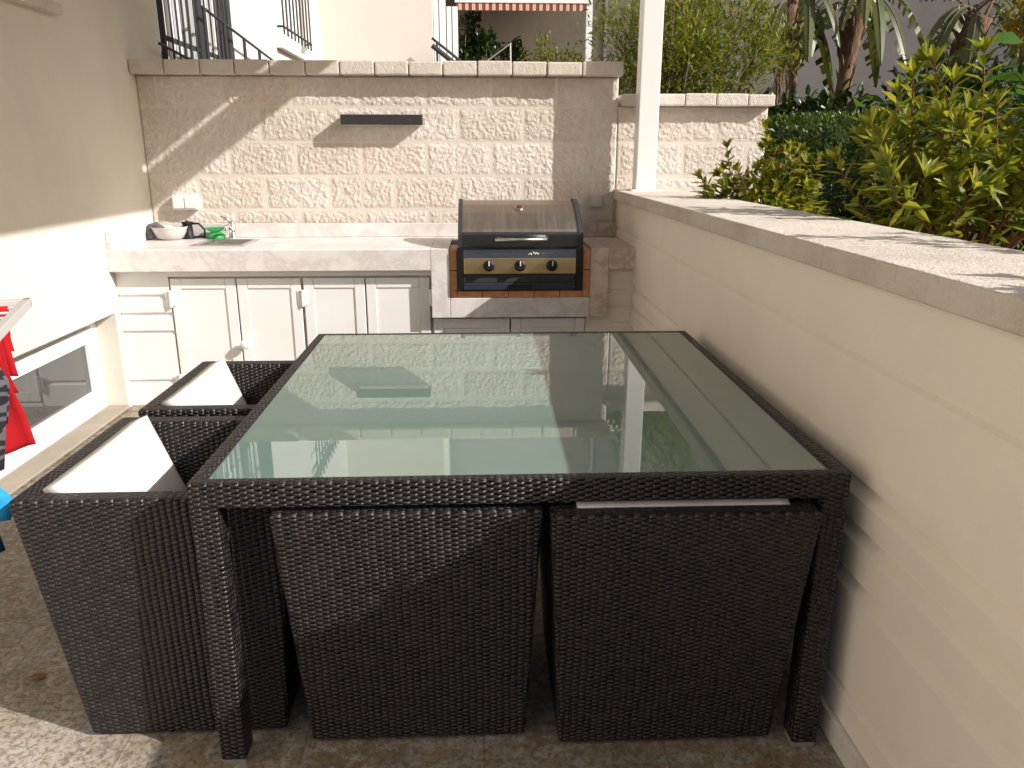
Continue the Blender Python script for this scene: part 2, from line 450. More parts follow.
# ---- house on the left (one thing)
house = empty('white_house', (-1.95, 1, 0), 'cream rendered house wall along the left of the terrace with a low window', 'house')
XW = -1.95
g = B()
wy0, wy1, wz0, wz1 = 2.75, 4.205, .075, .605
box(g, XW-.3, XW, -3.2, wy0, 0, 3.6); box(g, XW-.3, XW, wy1, 5.26, 0, 3.6)
box(g, XW-.3, XW, wy0, wy1, wz1, 3.6); box(g, XW-.3, XW, wy0, wy1, 0, wz0)
bmesh.ops.remove_doubles(g, verts=g.verts, dist=1e-5)
obj('wall', g, M['house'], house)
win = B(); f0 = XW-.16
fx0, fx1 = XW-.17, XW-.11
box(win, fx0, fx1, wy0+.002, wy0+.06, wz0+.002, wz1-.002, .004); box(win, fx0, fx1, wy1-.06, wy1-.002, wz0+.002, wz1-.002, .004)
box(win, fx0, fx1, wy0+.061, wy1-.061, wz1-.055, wz1-.002, .004); box(win, fx0, fx1, wy0+.061, wy1-.061, wz0+.002, wz0+.06, .004)
window = obj('window', win, M['pvc'], house)
sash = B(); sx0, sx1 = XW-.135, XW-.085
sa, sb, sc_, sdn = wy0+.07, wy1-.085, wz0+.055, wz1-.06
box(sash, sx0, sx1, sa, sa+.075, sc_, sdn, .005); box(sash, sx0, sx1, sb-.075, sb, sc_, sdn, .005)
box(sash, sx0, sx1, sa+.0755, sb-.0755, sdn-.07, sdn, .005); box(sash, sx0, sx1, sa+.0755, sb-.0755, sc_, sc_+.085, .005)
sashes = obj('sash', sash, M['pvc'], window)
g = B(); box(g, sx0+.012, sx0+.03, sa+.07, sb-.07, sc_+.08, sdn-.065); obj('pane', g, M['pane'], window)
g = B(); box(g, XW-.108, XW+.012, wy0+.002, wy1-.002, wz0+.001, wz0+.012, .003); obj('window_sill', g, M['sill'], house)
g = B(); box(g, XW-.05, XW+.05, 3.0, 4.02, 2.035, 2.085, .006); obj('sill', g, M['cap'], house)
g = B(); box(g, XW+.001, XW+.012, 3.08, 3.95, 2.087, 3.2); obj('window', g, M['pane'], house)

# ---- porch roof and post (one thing)
roof = empty('porch_roof', (.98, 4.69, 1.2), 'porch roof overhead carried by a white square post on the terrace wall', 'porch roof')
g = B(); box(g, .915, 1.03, 4.635, 4.75, 1.212, 3.25, .006)
post = obj('post', g, M['white'], roof)
g = B(); box(g, .885, 1.06, 4.605, 4.78, 1.2095, 1.226, .003); obj('base_plate', g, M['white'], roof)
g = B(); box(g, .93, 1.05, .5, 4.76, 3.252, 3.40, .004); obj('beam', g, M['white'], roof)
g = B(); box(g, XW+.002, .762, .55, 4.62, 3.30, 3.38); box(g, .763, .928, .55, 3.45, 3.302, 3.378); obj('roof_panel', g, M['house'], roof)

# ---- tall split-face stone wall behind the kitchen
YB = 4.86
def stone_face(x0, x1, z0, z1, yf, seed, nx_step=.0078):
    """split-face block courses as one displaced sheet"""
    nx = int((x1-x0)/nx_step); nz = int((z1-z0)/nx_step)
    V = []; F = []
    for j in range(nz+1):
        z = z0+(z1-z0)*j/nz
        ci = math.floor((z-1.10)/.195+1e-6); fz = (z-1.10)/.195-ci
        dz = min(fz, 1-fz)*.195
        for i in range(nx+1):
            x = x0+(x1-x0)*i/nx
            ph = .082 if (ci % 2) else -.113
            # courses run in alternating bond
            bi = math.floor((x-ph)/.385); fx = (x-ph)/.385-bi
            dx = min(fx, 1-fx)*.385
            d = min(dx, dz)+.0035*noise.noise((x*30, z*30, seed))
            q = Vector((x, z, seed+bi*3.1+ci*7.7))
            nse = .35*noise.noise(q*11)+.7*noise.noise(q*42)+.8*noise.noise(q*72)
            bulge = min(1, max(0, (d-.009)/.02))
            y = yf - (.003*bulge + .0040*nse*min(1, max(0, (d-.008)/.012)))
            if i in (0, nx) or j in (0, nz): y = yf+.004
            V.append((x, y, z))
    for j in range(nz):
        for i in range(nx):
            a = j*(nx+1)+i; F.append((a, a+1, a+nx+2, a+nx+1))
    mi = []
    for f in F:
        xs = sum(V[k][0] for k in f)/4; zs = sum(V[k][2] for k in f)/4
        ci = math.floor((zs-1.10)/.195+1e-6); fz = (zs-1.10)/.195-ci
        ph = .082 if (ci % 2) else -.113
        fx = ((xs-ph)/.385) % 1
        d = min(min(fz, 1-fz)*.195, min(fx, 1-fx)*.385)
        bi = math.floor((xs-ph)/.385)
        mi.append(4 if d < .0062 else random.Random(bi*31+ci*7+int(seed)).choice((0, 0, 1, 2, 3)))
    return V, F, mi
def coping(bm, x0, x1, y0, y1, z0, z1, step, rnd, phase=0):
    x = x0; first = True
    while x < x1-.02:
        nx = min(x+step*rnd.uniform(.97, 1.03), x1)
        if x1-nx < .08: nx = x1
        dz = rnd.uniform(-.003, .003); dy = rnd.uniform(-.004, .004)
        box(bm, x+.0025, nx-.0025, y0+dy, y1, z0+.001, z1+dz, .009, 2); x = nx
rnd = random.Random(3)
sw = empty('stone_wall', (-.56, 4.95, 0), 'tall wall of rough cream split-face blocks behind the outdoor kitchen', 'wall')
V, F, mi = stone_face(-1.947, .832, .905, 1.853, YB, 2.0)
pyobj('block_face', V, F, STONES+[M['mortar']], sw, False, mi)
g = B(); box(g, -1.948, .826, YB+.004, 5.06, 0, 1.853)
obj('wall_core', g, M['mortar'], sw)
g = B(); coping(g, -1.948, .845, YB-.085, 5.09, 1.854, 1.93, .197, rnd); obj('coping', g, M['cap'], sw)

lw = empty('garden_wall', (1.28, 4.95, 0), 'lower rough stone wall with pale coping to the right of the white post', 'wall')
V, F, mi = stone_face(.834, 1.735, .955, 1.692, YB, 9.0)
pyobj('block_face', V, F, STONES+[M['mortar']], lw, False, mi)
g = B(); box(g, .836, 1.728, YB+.004, 5.06, 0, 1.692); obj('wall_core', g, M['mortar'], lw)
g = B(); coping(g, .846, 1.752, YB-.07, 5.09, 1.693, 1.762, .185, rnd); obj('coping', g, M['cap'], lw)

SURVEY[:] = [1.0, 0.0]
# ---- right terrace wall with grooves and a stone cap
tw = empty('terrace_wall', (1.07, 1, 0), 'cream rendered terrace wall with moulded grooves along the right side', 'wall')
XR = .887
prof = [(1.262, 0), (1.262, 1.146), (XR, 1.146)]
def groove(zc, depth, hh):   # a rounded groove: dark upper lip, pale lower slope
    return [(XR, zc+hh*.5), (XR+depth, zc+hh*.36), (XR+depth, zc), (XR, zc-hh*.5)]
prof += groove(.970, .012, .020)
for zc in (.672, .563, .434): prof += groove(zc, .024, .048)
prof += groove(.158, .016, .028)
prof += [(XR, 0)]
g = B(); prism_y(g, prof, -3.0, 5.098); obj('wall', g, M['terr'], tw)
g = B(); box(g, XR-.016, XR-.001, -1.29, 4.45, .0005, .07, .004); obj('skirting', g, M['marble'], tw)
g = B(); y = -3.0; i = 0
while y < 5.09:
    ny = min(y+.985, 5.095)
    box(g, .857, 1.285, y+.001, ny-.001, 1.147, 1.208, .008, 3); y = ny
obj('coping', g, M['cap'], tw)

SURVEY[:] = [1.05, .0713]
# ------------------------------------------------------------------ OUTDOOR KITCHEN
K = empty('outdoor_kitchen', (-.55, 4.5, 0), 'built-in outdoor kitchen with marble counter and white cupboard doors along the stone wall', 'kitchen')
YC = 4.20; YD = 4.262; ZT = .94
g = B()
sx0_, sx1_, sy0_, sy1_ = -1.55, -1.295, 4.375, 4.675
zb_ = ZT-.118
prism_x(g, [(YC+.004, zb_), (sy0_, zb_), (sy0_, ZT), (YC+.006, ZT), (YC, ZT-.006), (YC, zb_+.004)], XW+.002, -.2575)
box(g, XW+.002, -.2575, sy1_, YB-.02, zb_, ZT); box(g, XW+.002, sx0_, sy0_, sy1_, zb_, ZT); box(g, sx1_, -.2575, sy0_, sy1_, zb_, ZT)
bmesh.ops.remove_doubles(g, verts=g.verts, dist=1e-5)
counter = obj('countertop', g, M['marble'], K)
g = B(); box(g, -.257, -.157, YC, YB-.02, .565, ZT-.0005, .004); box(g, -.156, .601, YC, YC+.3, .565, .674, .004); box(g, -.156, .601, 4.66, YB-.02, .8, ZT-.0005, .004)
obj('barbecue_surround', g, M['marble'], K)
g = B(); box(g, .6025, .70, YC, YB-.02, .565, ZT, .004); box(g, .7005, .884, YC, YB-.02, .826, ZT, .005)
obj('countertop', g, M['marble2'], K)
g = B(); box(g, -1.925, .25, YB-.045, YB-.022, ZT+.001, 1.022, .003); obj('backsplash', g, M['marble'], K)
g = B(); box(g, .2505, .858, YB-.045, YB-.022, ZT+.001, 1.022, .003)
for a in range(4): box(g, .860, .884, YC+.02+a*.155, YC+.02+(a+1)*.155-.003, ZT+.001, 1.03, .003)
obj('backsplash', g, M['marble2'], K)
g = B(); box(g, XW+.002, XW+.022, YC+.015, YB-.023, ZT+.001, 1.03, .003); obj('side_upstand', g, M['marble'], K)
# side walls of the base, with the same grooves as the render
def groove_panel(x0, x1, zs, ztop, name, m):
    pr = [(YD+.3, 0), (YD+.3, ztop), (YD, ztop)]
    for zc in zs: pr += [(YD, zc+.013), (YD+.012, zc+.006), (YD+.012, zc-.002), (YD, zc-.015)]
    pr += [(YD, 0)]
    b = B(); prism_x(b, pr, x0, x1); return obj(name, b, m, K)
groove_panel(XW+.002, -1.672, (.681, .582, .482, .203), .821, 'side_panel', M['cab'])
groove_panel(.592, .884, (.511, .2), .5645, 'side_panel', M['terr'])
g = B(); prism_x(g, [(YD+.3, .5646), (YD+.3, .825), (YD+.002, .825), (YD+.002, .705), (YD+.012, .700), (YD+.012, .692), (YD+.002, .685), (YD+.002, .615), (YD+.012, .61), (YD+.012, .602), (YD+.002, .595), (YD+.002, .5646)], .7005, .8835)
obj('side_panel', g, M['terr'], K)
g = B(); box(g, -1.671, -.258, YD+.03, YD+.05, .0, .821); box(g, -.2575, .591, YD+.03, YD+.05, 0, .5645); obj('cabinet_carcass', g, M['cab'], K)
g = B(); box(g, -1.671, -.2585, YD-.012, YD+.028, .79, .8205, .003); box(g, -1.671, .591, YD-.005, YD+.028, 0, .085, .003)
box(g, -.2585, .591, YD+.005, YD+.028, .552, .5645)
obj('face_frame', g, M['cab'], K)
def door(x0, x1, z0, z1):
    b = B(); w = .055; y0, y1 = YD-.006, YD+.018
    box(b, x0, x0+w, y0, y1, z0, z1, .004); box(b, x1-w, x1, y0, y1, z0, z1, .004)
    box(b, x0+w+.0005, x1-w-.0005, y0, y1, z1-w, z1, .004); box(b, x0+w+.0005, x1-w-.0005, y0, y1, z0, z0+w, .004)
    d = obj('door', b, M['cab'], K, loc=(0, 0, 0))
    b = B(); x2, x3, z2, z3 = x0+w+.001, x1-w-.001, z0+w+.001, z1-w-.001
    # recessed panel with a moulded rim
    s = .012
    box(b, x2, x3, y0+.006, y1, z2, z3)
    obj('panel', b, M['cab'], d)
    return d
D1 = door(-1.662, -1.316, .095, .778); D2 = door(-1.308, -.968, .095, .778)
D3 = door(-.953, -.623, .095, .778); D4 = door(-.615, -.270, .095, .778)
D5 = door(-.252, .168, .095, .548); D6 = door(.176, .588, .095, .548)
def hinge(x, z, d):
    b = B(); tube(b, [(x, YD-.012, z-.045), (x, YD-.012, z+.045)], .009, 8)
    box(b, x-.026, x+.026, YD-.011, YD-.0062, z-.04, z+.04, .002)
    for s in (-1, 1): tube(b, [(x, YD-.012, z+s*.015-.003), (x, YD-.012, z+s*.015+.003)], .0105, 8)
    obj('hinge', b, M['white'], d)
for x, d in ((-1.667, D1), (-.960, D2), (-.264, D4)):
    for z in (.67, .2): hinge(x, z, d)
b = B(); lathe(b, [(.012, 0), (.012, .02), (.024, .026), (.026, .036), (.02, .046), (.008, .05)], (-1.285, YD-.006, .42), 14, axis='Y'); obj('knob', b, M['white'], D2)
b = B(); box(b, -1.345, -1.30, YD-.014, YD-.0065, .385, .40, .003); obj('latch', b, M['white'], D1)
# sink and tap
g = B()
t = .012
box(g, sx0_-.02, sx0_+t, sy0_-.02, sy1_+.02, ZT+.0005, ZT+.005, .002); box(g, sx1_-t, sx1_+.02, sy0_-.02, sy1_+.02, ZT+.0005, ZT+.005, .002)
box(g, sx0_+t+.0005, sx1_-t-.0005, sy0_-.02, sy0_+t, ZT+.0005, ZT+.005, .002); box(g, sx0_+t+.0005, sx1_-t-.0005, sy1_-t, sy1_+.02, ZT+.0005, ZT+.005, .002)
box(g, sx0_+.002, sx0_+.008, sy0_+.002, sy1_-.002, ZT-.16, ZT); box(g, sx1_-.008, sx1_-.002, sy0_+.002, sy1_-.002, ZT-.16, ZT)
box(g, sx0_+.0085, sx1_-.0085, sy0_+.002, sy0_+.008, ZT-.16, ZT); box(g, sx0_+.0085, sx1_-.0085, sy1_-.008, sy1_-.002, ZT-.16, ZT)
box(g, sx0_+.009, sx1_-.009, sy0_+.009, sy1_-.009, ZT-.158, ZT-.152)
obj('sink_basin', g, M['sink'], K)
fx, fy = -1.452, 4.745
g = B(); lathe(g, [(.026, 0), (.026, .006), (.02, .012), (.019, .075), (.022, .08), (.022, .098), (.012, .104)], (fx, fy, ZT+.001), 16)
tap = obj('tap', g, M['chrome'], K, True)
g = B(); tube(g, [(fx, fy-.015, ZT+.06), (fx, fy-.07, ZT+.085), (fx, fy-.12, ZT+.08), (fx, fy-.125, ZT+.06)], .0095, 10); obj('spout', g, M['chrome'], tap, True)
g = B(); tube(g, [(fx, fy, ZT+.10), (fx-.02, fy-.01, ZT+.115), (fx-.055, fy-.03, ZT+.13)], [.008, .009, .006], 8); obj('lever', g, M['chrome'], tap, True)
# terracotta tile edging of the barbecue niche
g = B()
for k in range(2):
    box(g, -.156, -.118, YC+.008, YC+.26, .7125+k*.112, .7125+(k+1)*.112-.004, .002); box(g, .563, .602, YC+.008, YC+.26, .7125+k*.112, .7125+(k+1)*.112-.004, .002)
xs = [-.156, -.118, .02, .16, .30, .44, .563, .602]
for a, b_ in zip(xs, xs[1:]): box(g, a+.001, b_-.002, YC+.008, YC+.26, .6755, .7105, .002)
obj('tile_edging', g, M['terracotta'], K)

# ------------------------------------------------------------------ BARBECUE
Q = empty('gas_barbecue', (.223, 4.4, .715), 'stainless steel gas barbecue with three black knobs set into the counter', 'barbecue')
YF = 4.172
g = B()
box(g, -.114, -.082, YF, 4.62, .715, .948, .004); box(g, .520, .560, YF, 4.62, .715, .948, .004)
box(g, -.0815, .5195, YF+.05, 4.62, .715, .94); box(g, -.0815, .5195, YF+.006, YF+.05, .937, .9475, .001)
obj('body', g, M['black'], Q)
g = B(); hexa(g, [(-.081, YF+.004, .893), (.519, YF+.004, .893), (.519, YF+.049, .893), (-.081, YF+.049, .893), (-.081, YF+.012, .9365), (.519, YF+.012, .9365), (.519, YF+.049, .9365), (-.081, YF+.049, .9365)]); fascia = obj('fascia', g, M['hoodlow'], Q)
g = B(); box(g, -.080, .518, YF-.004, YF+.048, .808, .892, .003); panel = obj('control_panel', g, M['steelp'], Q)
g = B(); box(g, -.080, .518, YF+.012, YF+.048, .762, .8075); obj('heat_gap', g, M['dark'], Q)
g = B(); box(g, -.080, .518, YF-.002, YF+.049, .722, .760, .003); dr = obj('drip_drawer', g, M['drawer'], Q)
g = B(); box(g, .155, .285, YF-.004, YF-.0025, .733, .748, .0005); obj('handle', g, M['matteblack'], dr)
# silver zigzag emblem on the fascia
g = B()
def stroke(pts, r=.0022): tube(g, [(x, YF+.006, z) for x, z in pts], r, 6)
for pts in ([(.262, .907), (.275, .918), (.283, .908)], [(.288, .923), (.305, .910)], [(.303, .922), (.318, .912), (.327, .922)], [(.338, .923), (.345, .909)], [(.348, .914), (.395, .915)], [(.07, .913), (.24, .914)]):
    stroke(pts, .0022 if len(pts) > 2 or pts[0][0] > .28 else .0009)
obj('emblem', g, M['chrome'], fascia)
for x in (.054, .220, .391):
    b = B(); lathe(b, [(.030, 0), (.030, .004), (.024, .008), (.022, .03), (.019, .034)], (x, YF-.005, .852), 20, axis='Y'); k = obj('knob', b, M['matteblack'], Q)
    b = B(); box(b, x-.003, x+.003, YF-.0425, YF-.0395, .855, .882, .001); obj('pointer', b, M['whitepl'], k)
# hood: front lip, sloping back, rounded over
hp = [(4.185, .9495), (4.183, 1.015), (4.186, 1.028), (4.20, 1.042), (4.25, 1.075), (4.33, 1.118), (4.42, 1.155), (4.50, 1.172), (4.56, 1.172), (4.61, 1.15), (4.63, 1.10), (4.63, .9495)]
g = B(); prism_x(g, hp, -.086, .530)
hood = obj('hood', g, [M['steel'], M['hoodlow']], Q)
for p in hood.data.polygons:
    if p.normal.y < -.95 and abs(p.normal.x) < .5: p.material_index = 1
def endcap(x0, x1):
    c = Vector((4.42, 1.03)); b = B()
    pl = []
    for (y, z) in hp:
        d = Vector((y, z))-c; d *= 1+.011/d.length; pl.append((c.x+d.x, max(.9492, c.y+d.y)))
    prism_x(b, pl, x0, x1); return obj('hood_end', b, M['iron'], Q)
endcap(-.108, -.0865); endcap(.5305, .556)
g = B(); tube(g, [(.087, YF-.035, .992), (.361, YF-.035, .992)], .0095, 12)
for x in (.10, .348): tube(g, [(x, YF-.035, .992), (x, YF+.012, .992)], .006, 8)
obj('handle', g, M['greyhandle'], hood, True)
nrm = Vector((0, -.42, .9)).normalized()
b = B(); lathe(b, [(.024, 0), (.024, .005), (.019, .008)], (0, 0, 0), 20)
bmesh.ops.rotate(b, verts=b.verts, matrix=Vector((0, 0, 1)).rotation_difference(nrm).to_matrix()); bmesh.ops.translate(b, verts=b.verts, vec=(.224, 4.375, 1.139))
th = obj('thermometer', b, M['chrome'], hood)
b = B(); lathe(b, [(.016, 0), (.016, .0015)], (0, 0, 0), 16)
bmesh.ops.rotate(b, verts=b.verts, matrix=Vector((0, 0, 1)).rotation_difference(nrm).to_matrix()); bmesh.ops.translate(b, verts=b.verts, vec=Vector((.224, 4.375, 1.139))+nrm*.0082)
obj('dial', b, mat('red_black_dial', (.10, .012, .01), .3), th)

# ------------------------------------------------------------------ things on and above the counter
g = B(); box(g, -.786, -.318, 4.772, YB-.012, 1.585, 1.641, .003)
wl = tag(obj('wall_lamp', g, M['anth']), 'dark grey bar-shaped lamp fixed to the stone wall above the counter', 'wall lamp')
g = B(); box(g, -.775, -.329, 4.78, 4.85, 1.5825, 1.5845); obj('diffuser', g, M['whitepl'], wl)
sw_ = empty('light_switch', (-1.74, 4.85, 1.145), 'white double switch box on the stone wall near the left corner', 'switch')
g = B(); box(g, -1.81, -1.662, YB-.05, YB-.002, 1.103, 1.187, .008, 3); obj('housing', g, M['whitepl'], sw_)
for a, b_ in ((-1.803, -1.738), (-1.734, -1.669)):
    b = B(); box(b, a, b_, YB-.058, YB-.0505, 1.112, 1.178, .006, 3); obj('rocker', b, M['whitepl'], sw_)
so_ = empty('wall_socket', (.716, 4.85, 1.15), 'grey weatherproof socket box low on the stone wall right of the barbecue', 'socket')
g = B(); box(g, .675, .757, YB-.04, YB-.002, 1.11, 1.192, .008, 3); obj('housing', g, mat('beige_plastic', (.5, .45, .38), .4), so_)
g = B(); box(g, .682, .75, YB-.048, YB-.0405, 1.117, 1.185, .006, 3); obj('lid', g, mat('beige_plastic_lid', (.52, .47, .40), .4), so_)
# bowl
bx = (-1.805, 4.72, ZT+.001)
g = B(); lathe(g, [(.055, 0), (.075, .012), (.092, .045), (.1, .07), (.103, .074), (.1, .074), (.09, .047), (.07, .016), (.0, .013)][:-1], bx, 28)
bowl = tag(obj('bowl', g, mat('pale_grey_melamine', (.55, .53, .50), .4), None, True), 'pale grey bowl in the back left corner of the counter', 'bowl')
g = B()
for k in range(12):
    a0 = 2.2+k*.13
tube(g, [(bx[0]-.088+.0*k, bx[1]-.06, ZT+.012) for k in range(1)]+[(bx[0]-.096, bx[1]-.04, ZT+.045), (bx[0]-.1, bx[1]-.02, ZT+.078), (bx[0]-.07, bx[1]-.02, ZT+.084), (bx[0]-.03, bx[1]-.01, ZT+.06)], [.012, .02, .018, .02, .015], 10)
tag(obj('dishcloth', g, mk_fabric('grey_cloth', (.12, .12, .13)), None, True), 'dark grey cloth hung over the rim of the pale bowl', 'cloth')
# black jug
jx, jy = -1.715, 4.76
jug = empty('black_jug', (jx, jy, ZT), 'black jug with an angular handle between the bowl and the green scourer', 'jug')
g = B(); lathe(g, [(.038, 0), (.038, .006), (.030, .010), (.027, .075), (.030, .088), (.034, .092)], (jx, jy, ZT+.001), 22); obj('vessel', g, M['matteblack'], jug, True)
g = B(); tube(g, [(jx+.027, jy, ZT+.088), (jx+.066, jy, ZT+.088), (jx+.097, jy, ZT+.052), (jx+.094, jy, ZT+.012), (jx+.024, jy, ZT+.010)], .0062, 8); obj('handle', g, M['matteblack'], jug)
g = B(); lathe(g, [(.034, .0925), (.034, .097), (.008, .100), (.006, .106)], (jx, jy, ZT+.001), 18); obj('lid', g, M['matteblack'], jug)
# green scourer in a green dish
gx, gy = -1.525, 4.76
gd = empty('soap_dish', (gx, gy, ZT), 'small green dish holding a green scourer behind the sink', 'soap dish')
M['green'] = mat('green_plastic', (.03, .32, .08), .4)
g = B(); lathe(g, [(.05, 0), (.055, .004), (.05, .022), (.03, .034), (.026, .038)], (gx-.03, gy, ZT+.001), 20); obj('dish', g, M['green'], gd, True)
g = B()
hexa(g, [(gx-.05, gy-.03, ZT+.04), (gx-.01, gy-.03, ZT+.04), (gx-.01, gy+.03, ZT+.04), (gx-.05, gy+.03, ZT+.04), (gx-.085, gy-.035, ZT+.066), (gx+.03, gy-.035, ZT+.068), (gx+.03, gy+.035, ZT+.066), (gx-.085, gy+.035, ZT+.064)], .006)
obj('scourer', g, mk_fabric('green_scourer_fibre', (.06, .36, .12)), gd)

SURVEY[:] = [1.0, 0.0]
# ------------------------------------------------------------------ TABLE
T = empty('dining_table', (.096, 2.32, 0), 'square dark rattan dining table with a green glass top', 'table')
x0, x1, y0, y1 = -.638, .830, 1.583, 3.054
def ring(bm, o, i, z0, z1, bev=.006):
    (a, b, c, d), (e, f, g_, h) = o, i
    for poly in ([(a, c), (b, c), (f, g_), (e, g_)], [(b, c), (b, d), (f, h), (f, g_)], [(b, d), (a, d), (e, h), (f, h)], [(a, d), (a, c), (e, g_), (e, h)]):
        hexa(bm, [(x, y, z0) for x, y in poly]+[(x, y, z1) for x, y in poly], 0)
    bmesh.ops.remove_doubles(bm, verts=bm.verts, dist=1e-5)
    # drop the inner mitre faces
    kill = [f for f in bm.faces if abs(abs(f.normal.x)-abs(f.normal.y)) < .2 and abs(f.normal.z) < .1]
    bmesh.ops.delete(bm, geom=kill, context='FACES_ONLY')
    es = [e for e in bm.edges if len(e.link_faces) == 2 and e.calc_face_angle(0) > 1.0]
    bmesh.ops.bevel(bm, geom=es, offset=bev, segments=2, affect='EDGES', profile=.6)
g = B(); ring(g, (x0, x1, y0, y1), (x0+.031, x1-.031, y0+.031, y1-.031), .681, .741)
obj('frame', g, M['weave'], T, uv=True)
g = B()   # the pane has settled a few millimetres lower in its frame at the near edge
gl = [(x0+.032, y0+.032, .7315), (x1-.032, y0+.032, .7315), (x1-.032, y1-.032, .7405), (x0+.032, y1-.032, .7405)]
hexa(g, [(x, y, z-.008) for x, y, z in gl]+gl); obj('glass_top', g, M['glasstop'], T)
g = B(); box(g, x0+.033, x1-.033, y0+.033, y1-.033, .70, .722); obj('under_tray', g, M['matteblack'], T)
for (a, b_) in ((x0, y0), (x1-.064, y0), (x0, y1-.064), (x1-.064, y1-.064)):
    g = B(); box(g, a+.0015, a+.0625, b_+.0015, b_+.0625, .014, .682, .006); lg = obj('leg', g, M['weave'], T, uv=True)
    g = B(); box(g, a+.004, a+.060, b_+.004, b_+.060, 0, .0135, .002); obj('foot_cap', g, mat('grey_foot_cap', (.22, .21, .2), .5), lg)

# ------------------------------------------------------------------ CHAIRS
def cushion_mesh(cx, cy, cz, lx, ly, lz, tilt=0, nu=24, nv=20):
    """pillow with puffed faces and pinched seams: centred box lx,ly (face) and lz (thickness)"""
    V = []; F = []
    for side in (1, -1):
        for j in range(nv+1):
            for i in range(nu+1):
                u = 2*i/nu-1; v = 2*j/nv-1
                k = (1-abs(u)**4)*(1-abs(v)**4)
                w = .09*noise.noise((u*2.2+cx*5, v*2.2+cy*3+cz, side*3.3))+.04*noise.noise((u*6, v*6+cz*9, side))
                h = side*lz*.5*(.72+.28*k**.4 + w if k > 0 else .72)
                pin = 1-.012*(1-abs(u))*(abs(v)**6)
                V.append([u*lx/2*(1-.012*(1-abs(v))*abs(u)**8), v*ly/2*pin, h])
    n = (nu+1)*(nv+1)
    for s in (0, 1):
        for j in range(nv):
            for i in range(nu):
                a = s*n+j*(nu+1)+i; f = (a, a+1, a+nu+2, a+nu+1); F.append(f if s == 0 else f[::-1])
    rim = [i for i in range(nu+1)]+[j*(nu+1)+nu for j in range(1, nv+1)]+[nv*(nu+1)+i for i in range(nu-1, -1, -1)]+[j*(nu+1) for j in range(nv-1, 0, -1)]
    for a, b_ in zip(rim, rim[1:]+rim[:1]): F.append((b_, a, a+n, b_+n))
    rot = Matrix.Rotation(tilt, 3, 'X'); c = Vector((cx, cy, cz))
    return [tuple(rot @ Vector(v)+c) for v in V], F

def make_chair():
    c = empty('rattan_chair', (0, 0, 0), 'x', 'chair', 'dark rattan cube chairs tucked under the table')
    H = .669; zb = .006
    to = [(-.303, -.31), (.30, -.31), (.30, .31), (.243, .31), (.243, -.255), (-.243, -.255), (-.243, .31), (-.303, .31)]
    bo = [(-.268, -.230), (.268, -.230), (.268, .26), (.225, .26), (.225, -.185), (-.225, -.185), (-.225, .26), (-.268, .26)]
    g = B()
    tv = [g.verts.new((x, y, H)) for x, y in to]; bv = [g.verts.new((x, y, zb)) for x, y in bo]
    for i in range(8):
        j = (i+1) % 8; g.faces.new((bv[i], bv[j], tv[j], tv[i]))
    # three-quad caps
    for v, fl in ((tv, False), (bv, True)):
        for q in ((0, 1, 4, 5), (1, 2, 3, 4), (0, 5, 6, 7)):
            f = [v[k] for k in q]; g.faces.new(f[::-1] if fl else f)
    g.normal_update()
    es = [e for e in g.edges if e.calc_face_angle(0) > .6]
    bmesh.ops.bevel(g, geom=es, offset=.013, segments=3, affect='EDGES', profile=.6)
    obj('shell', g, M['weave'], c, uv=True)
    g = B(); hexa(g, [(-.222, -.180, .008), (.222, -.180, .008), (.222, .255, .008), (-.222, .255, .008), (-.233, -.215, .32), (.233, -.215, .32), (.233, .285, .32), (-.233, .285, .32)], .004)
    obj('seat_base', g, M['weave'], c, uv=True)
    for sx in (-1, 1):
        for sy in (-.2, .22):
            g = B(); lathe(g, [(.014, 0), (.014, .0055)], (sx*.235, sy, 0), 10); obj('foot', g, M['matteblack'], c)
    V, F = cushion_mesh(0, .04, .375, .462, .46, .10); pyobj('seat_cushion', V, F, M['cushion'], c, True)
    return c
def back_cushion(c, top, thick, tilt=R(74), y=-.17):
    V, F = cushion_mesh(0, y, top-.165, .462, .36, thick, tilt); return pyobj('back_cushion', V, F, M['cushion'], c, True)

proto = make_chair()
def copy_thing(src):
    r = src.copy(); COL.objects.link(r)
    for ch in src.children:
        d = ch.copy(); COL.objects.link(d); d.parent = r
    return r
chairs = [proto]+[copy_thing(proto) for _ in range(3)]
spots = [(-.765, 1.962, R(-90), 'rattan chair with a white cushion left of the table, nearest its front leg'),
         (-.745, 2.618, R(-90), 'rattan chair with a white cushion left of the table, nearest the cupboards'),
         (-.163, 1.880, 0, 'rattan chair tucked under the front of the table beside the front left leg'),
         (.455, 1.845, 0, 'rattan chair under the table front, white cushion peeping over its back')]
for c, (x, y, rz, lb) in zip(chairs, spots):
    c.location = (x, y, 0); c.rotation_euler = (0, 0, rz); c['label'] = lb

# back cushions differ from chair to chair
def bc(c, top, thick, tilt, y):
    V, F = cushion_mesh(0, y, 0, .482, .36, thick, 0)
    rot = Matrix.Rotation(tilt, 3, 'X')
    V2 = []
    for v in V:
        p = rot @ Vector((v[0], v[1]-y, v[2])); V2.append((p.x, p.y+y, p.z+top-.175))
    me = bpy.data.meshes.new('back_cushion'); me.from_pydata(V2, [], F); me.materials.append(M['cushion'])
    me.polygons.foreach_set('use_smooth', [True]*len(F)); me.update()
    o = bpy.data.objects.new('back_cushion', me); COL.objects.link(o); o.parent = c
bc(chairs[0], .690, .075, R(-69), -.168)
bc(chairs[1], .690, .075, R(-69), -.168)
bc(chairs[2], .655, .11, R(-72), -.19)
bc(chairs[3], .679, .11, R(-72), -.185)

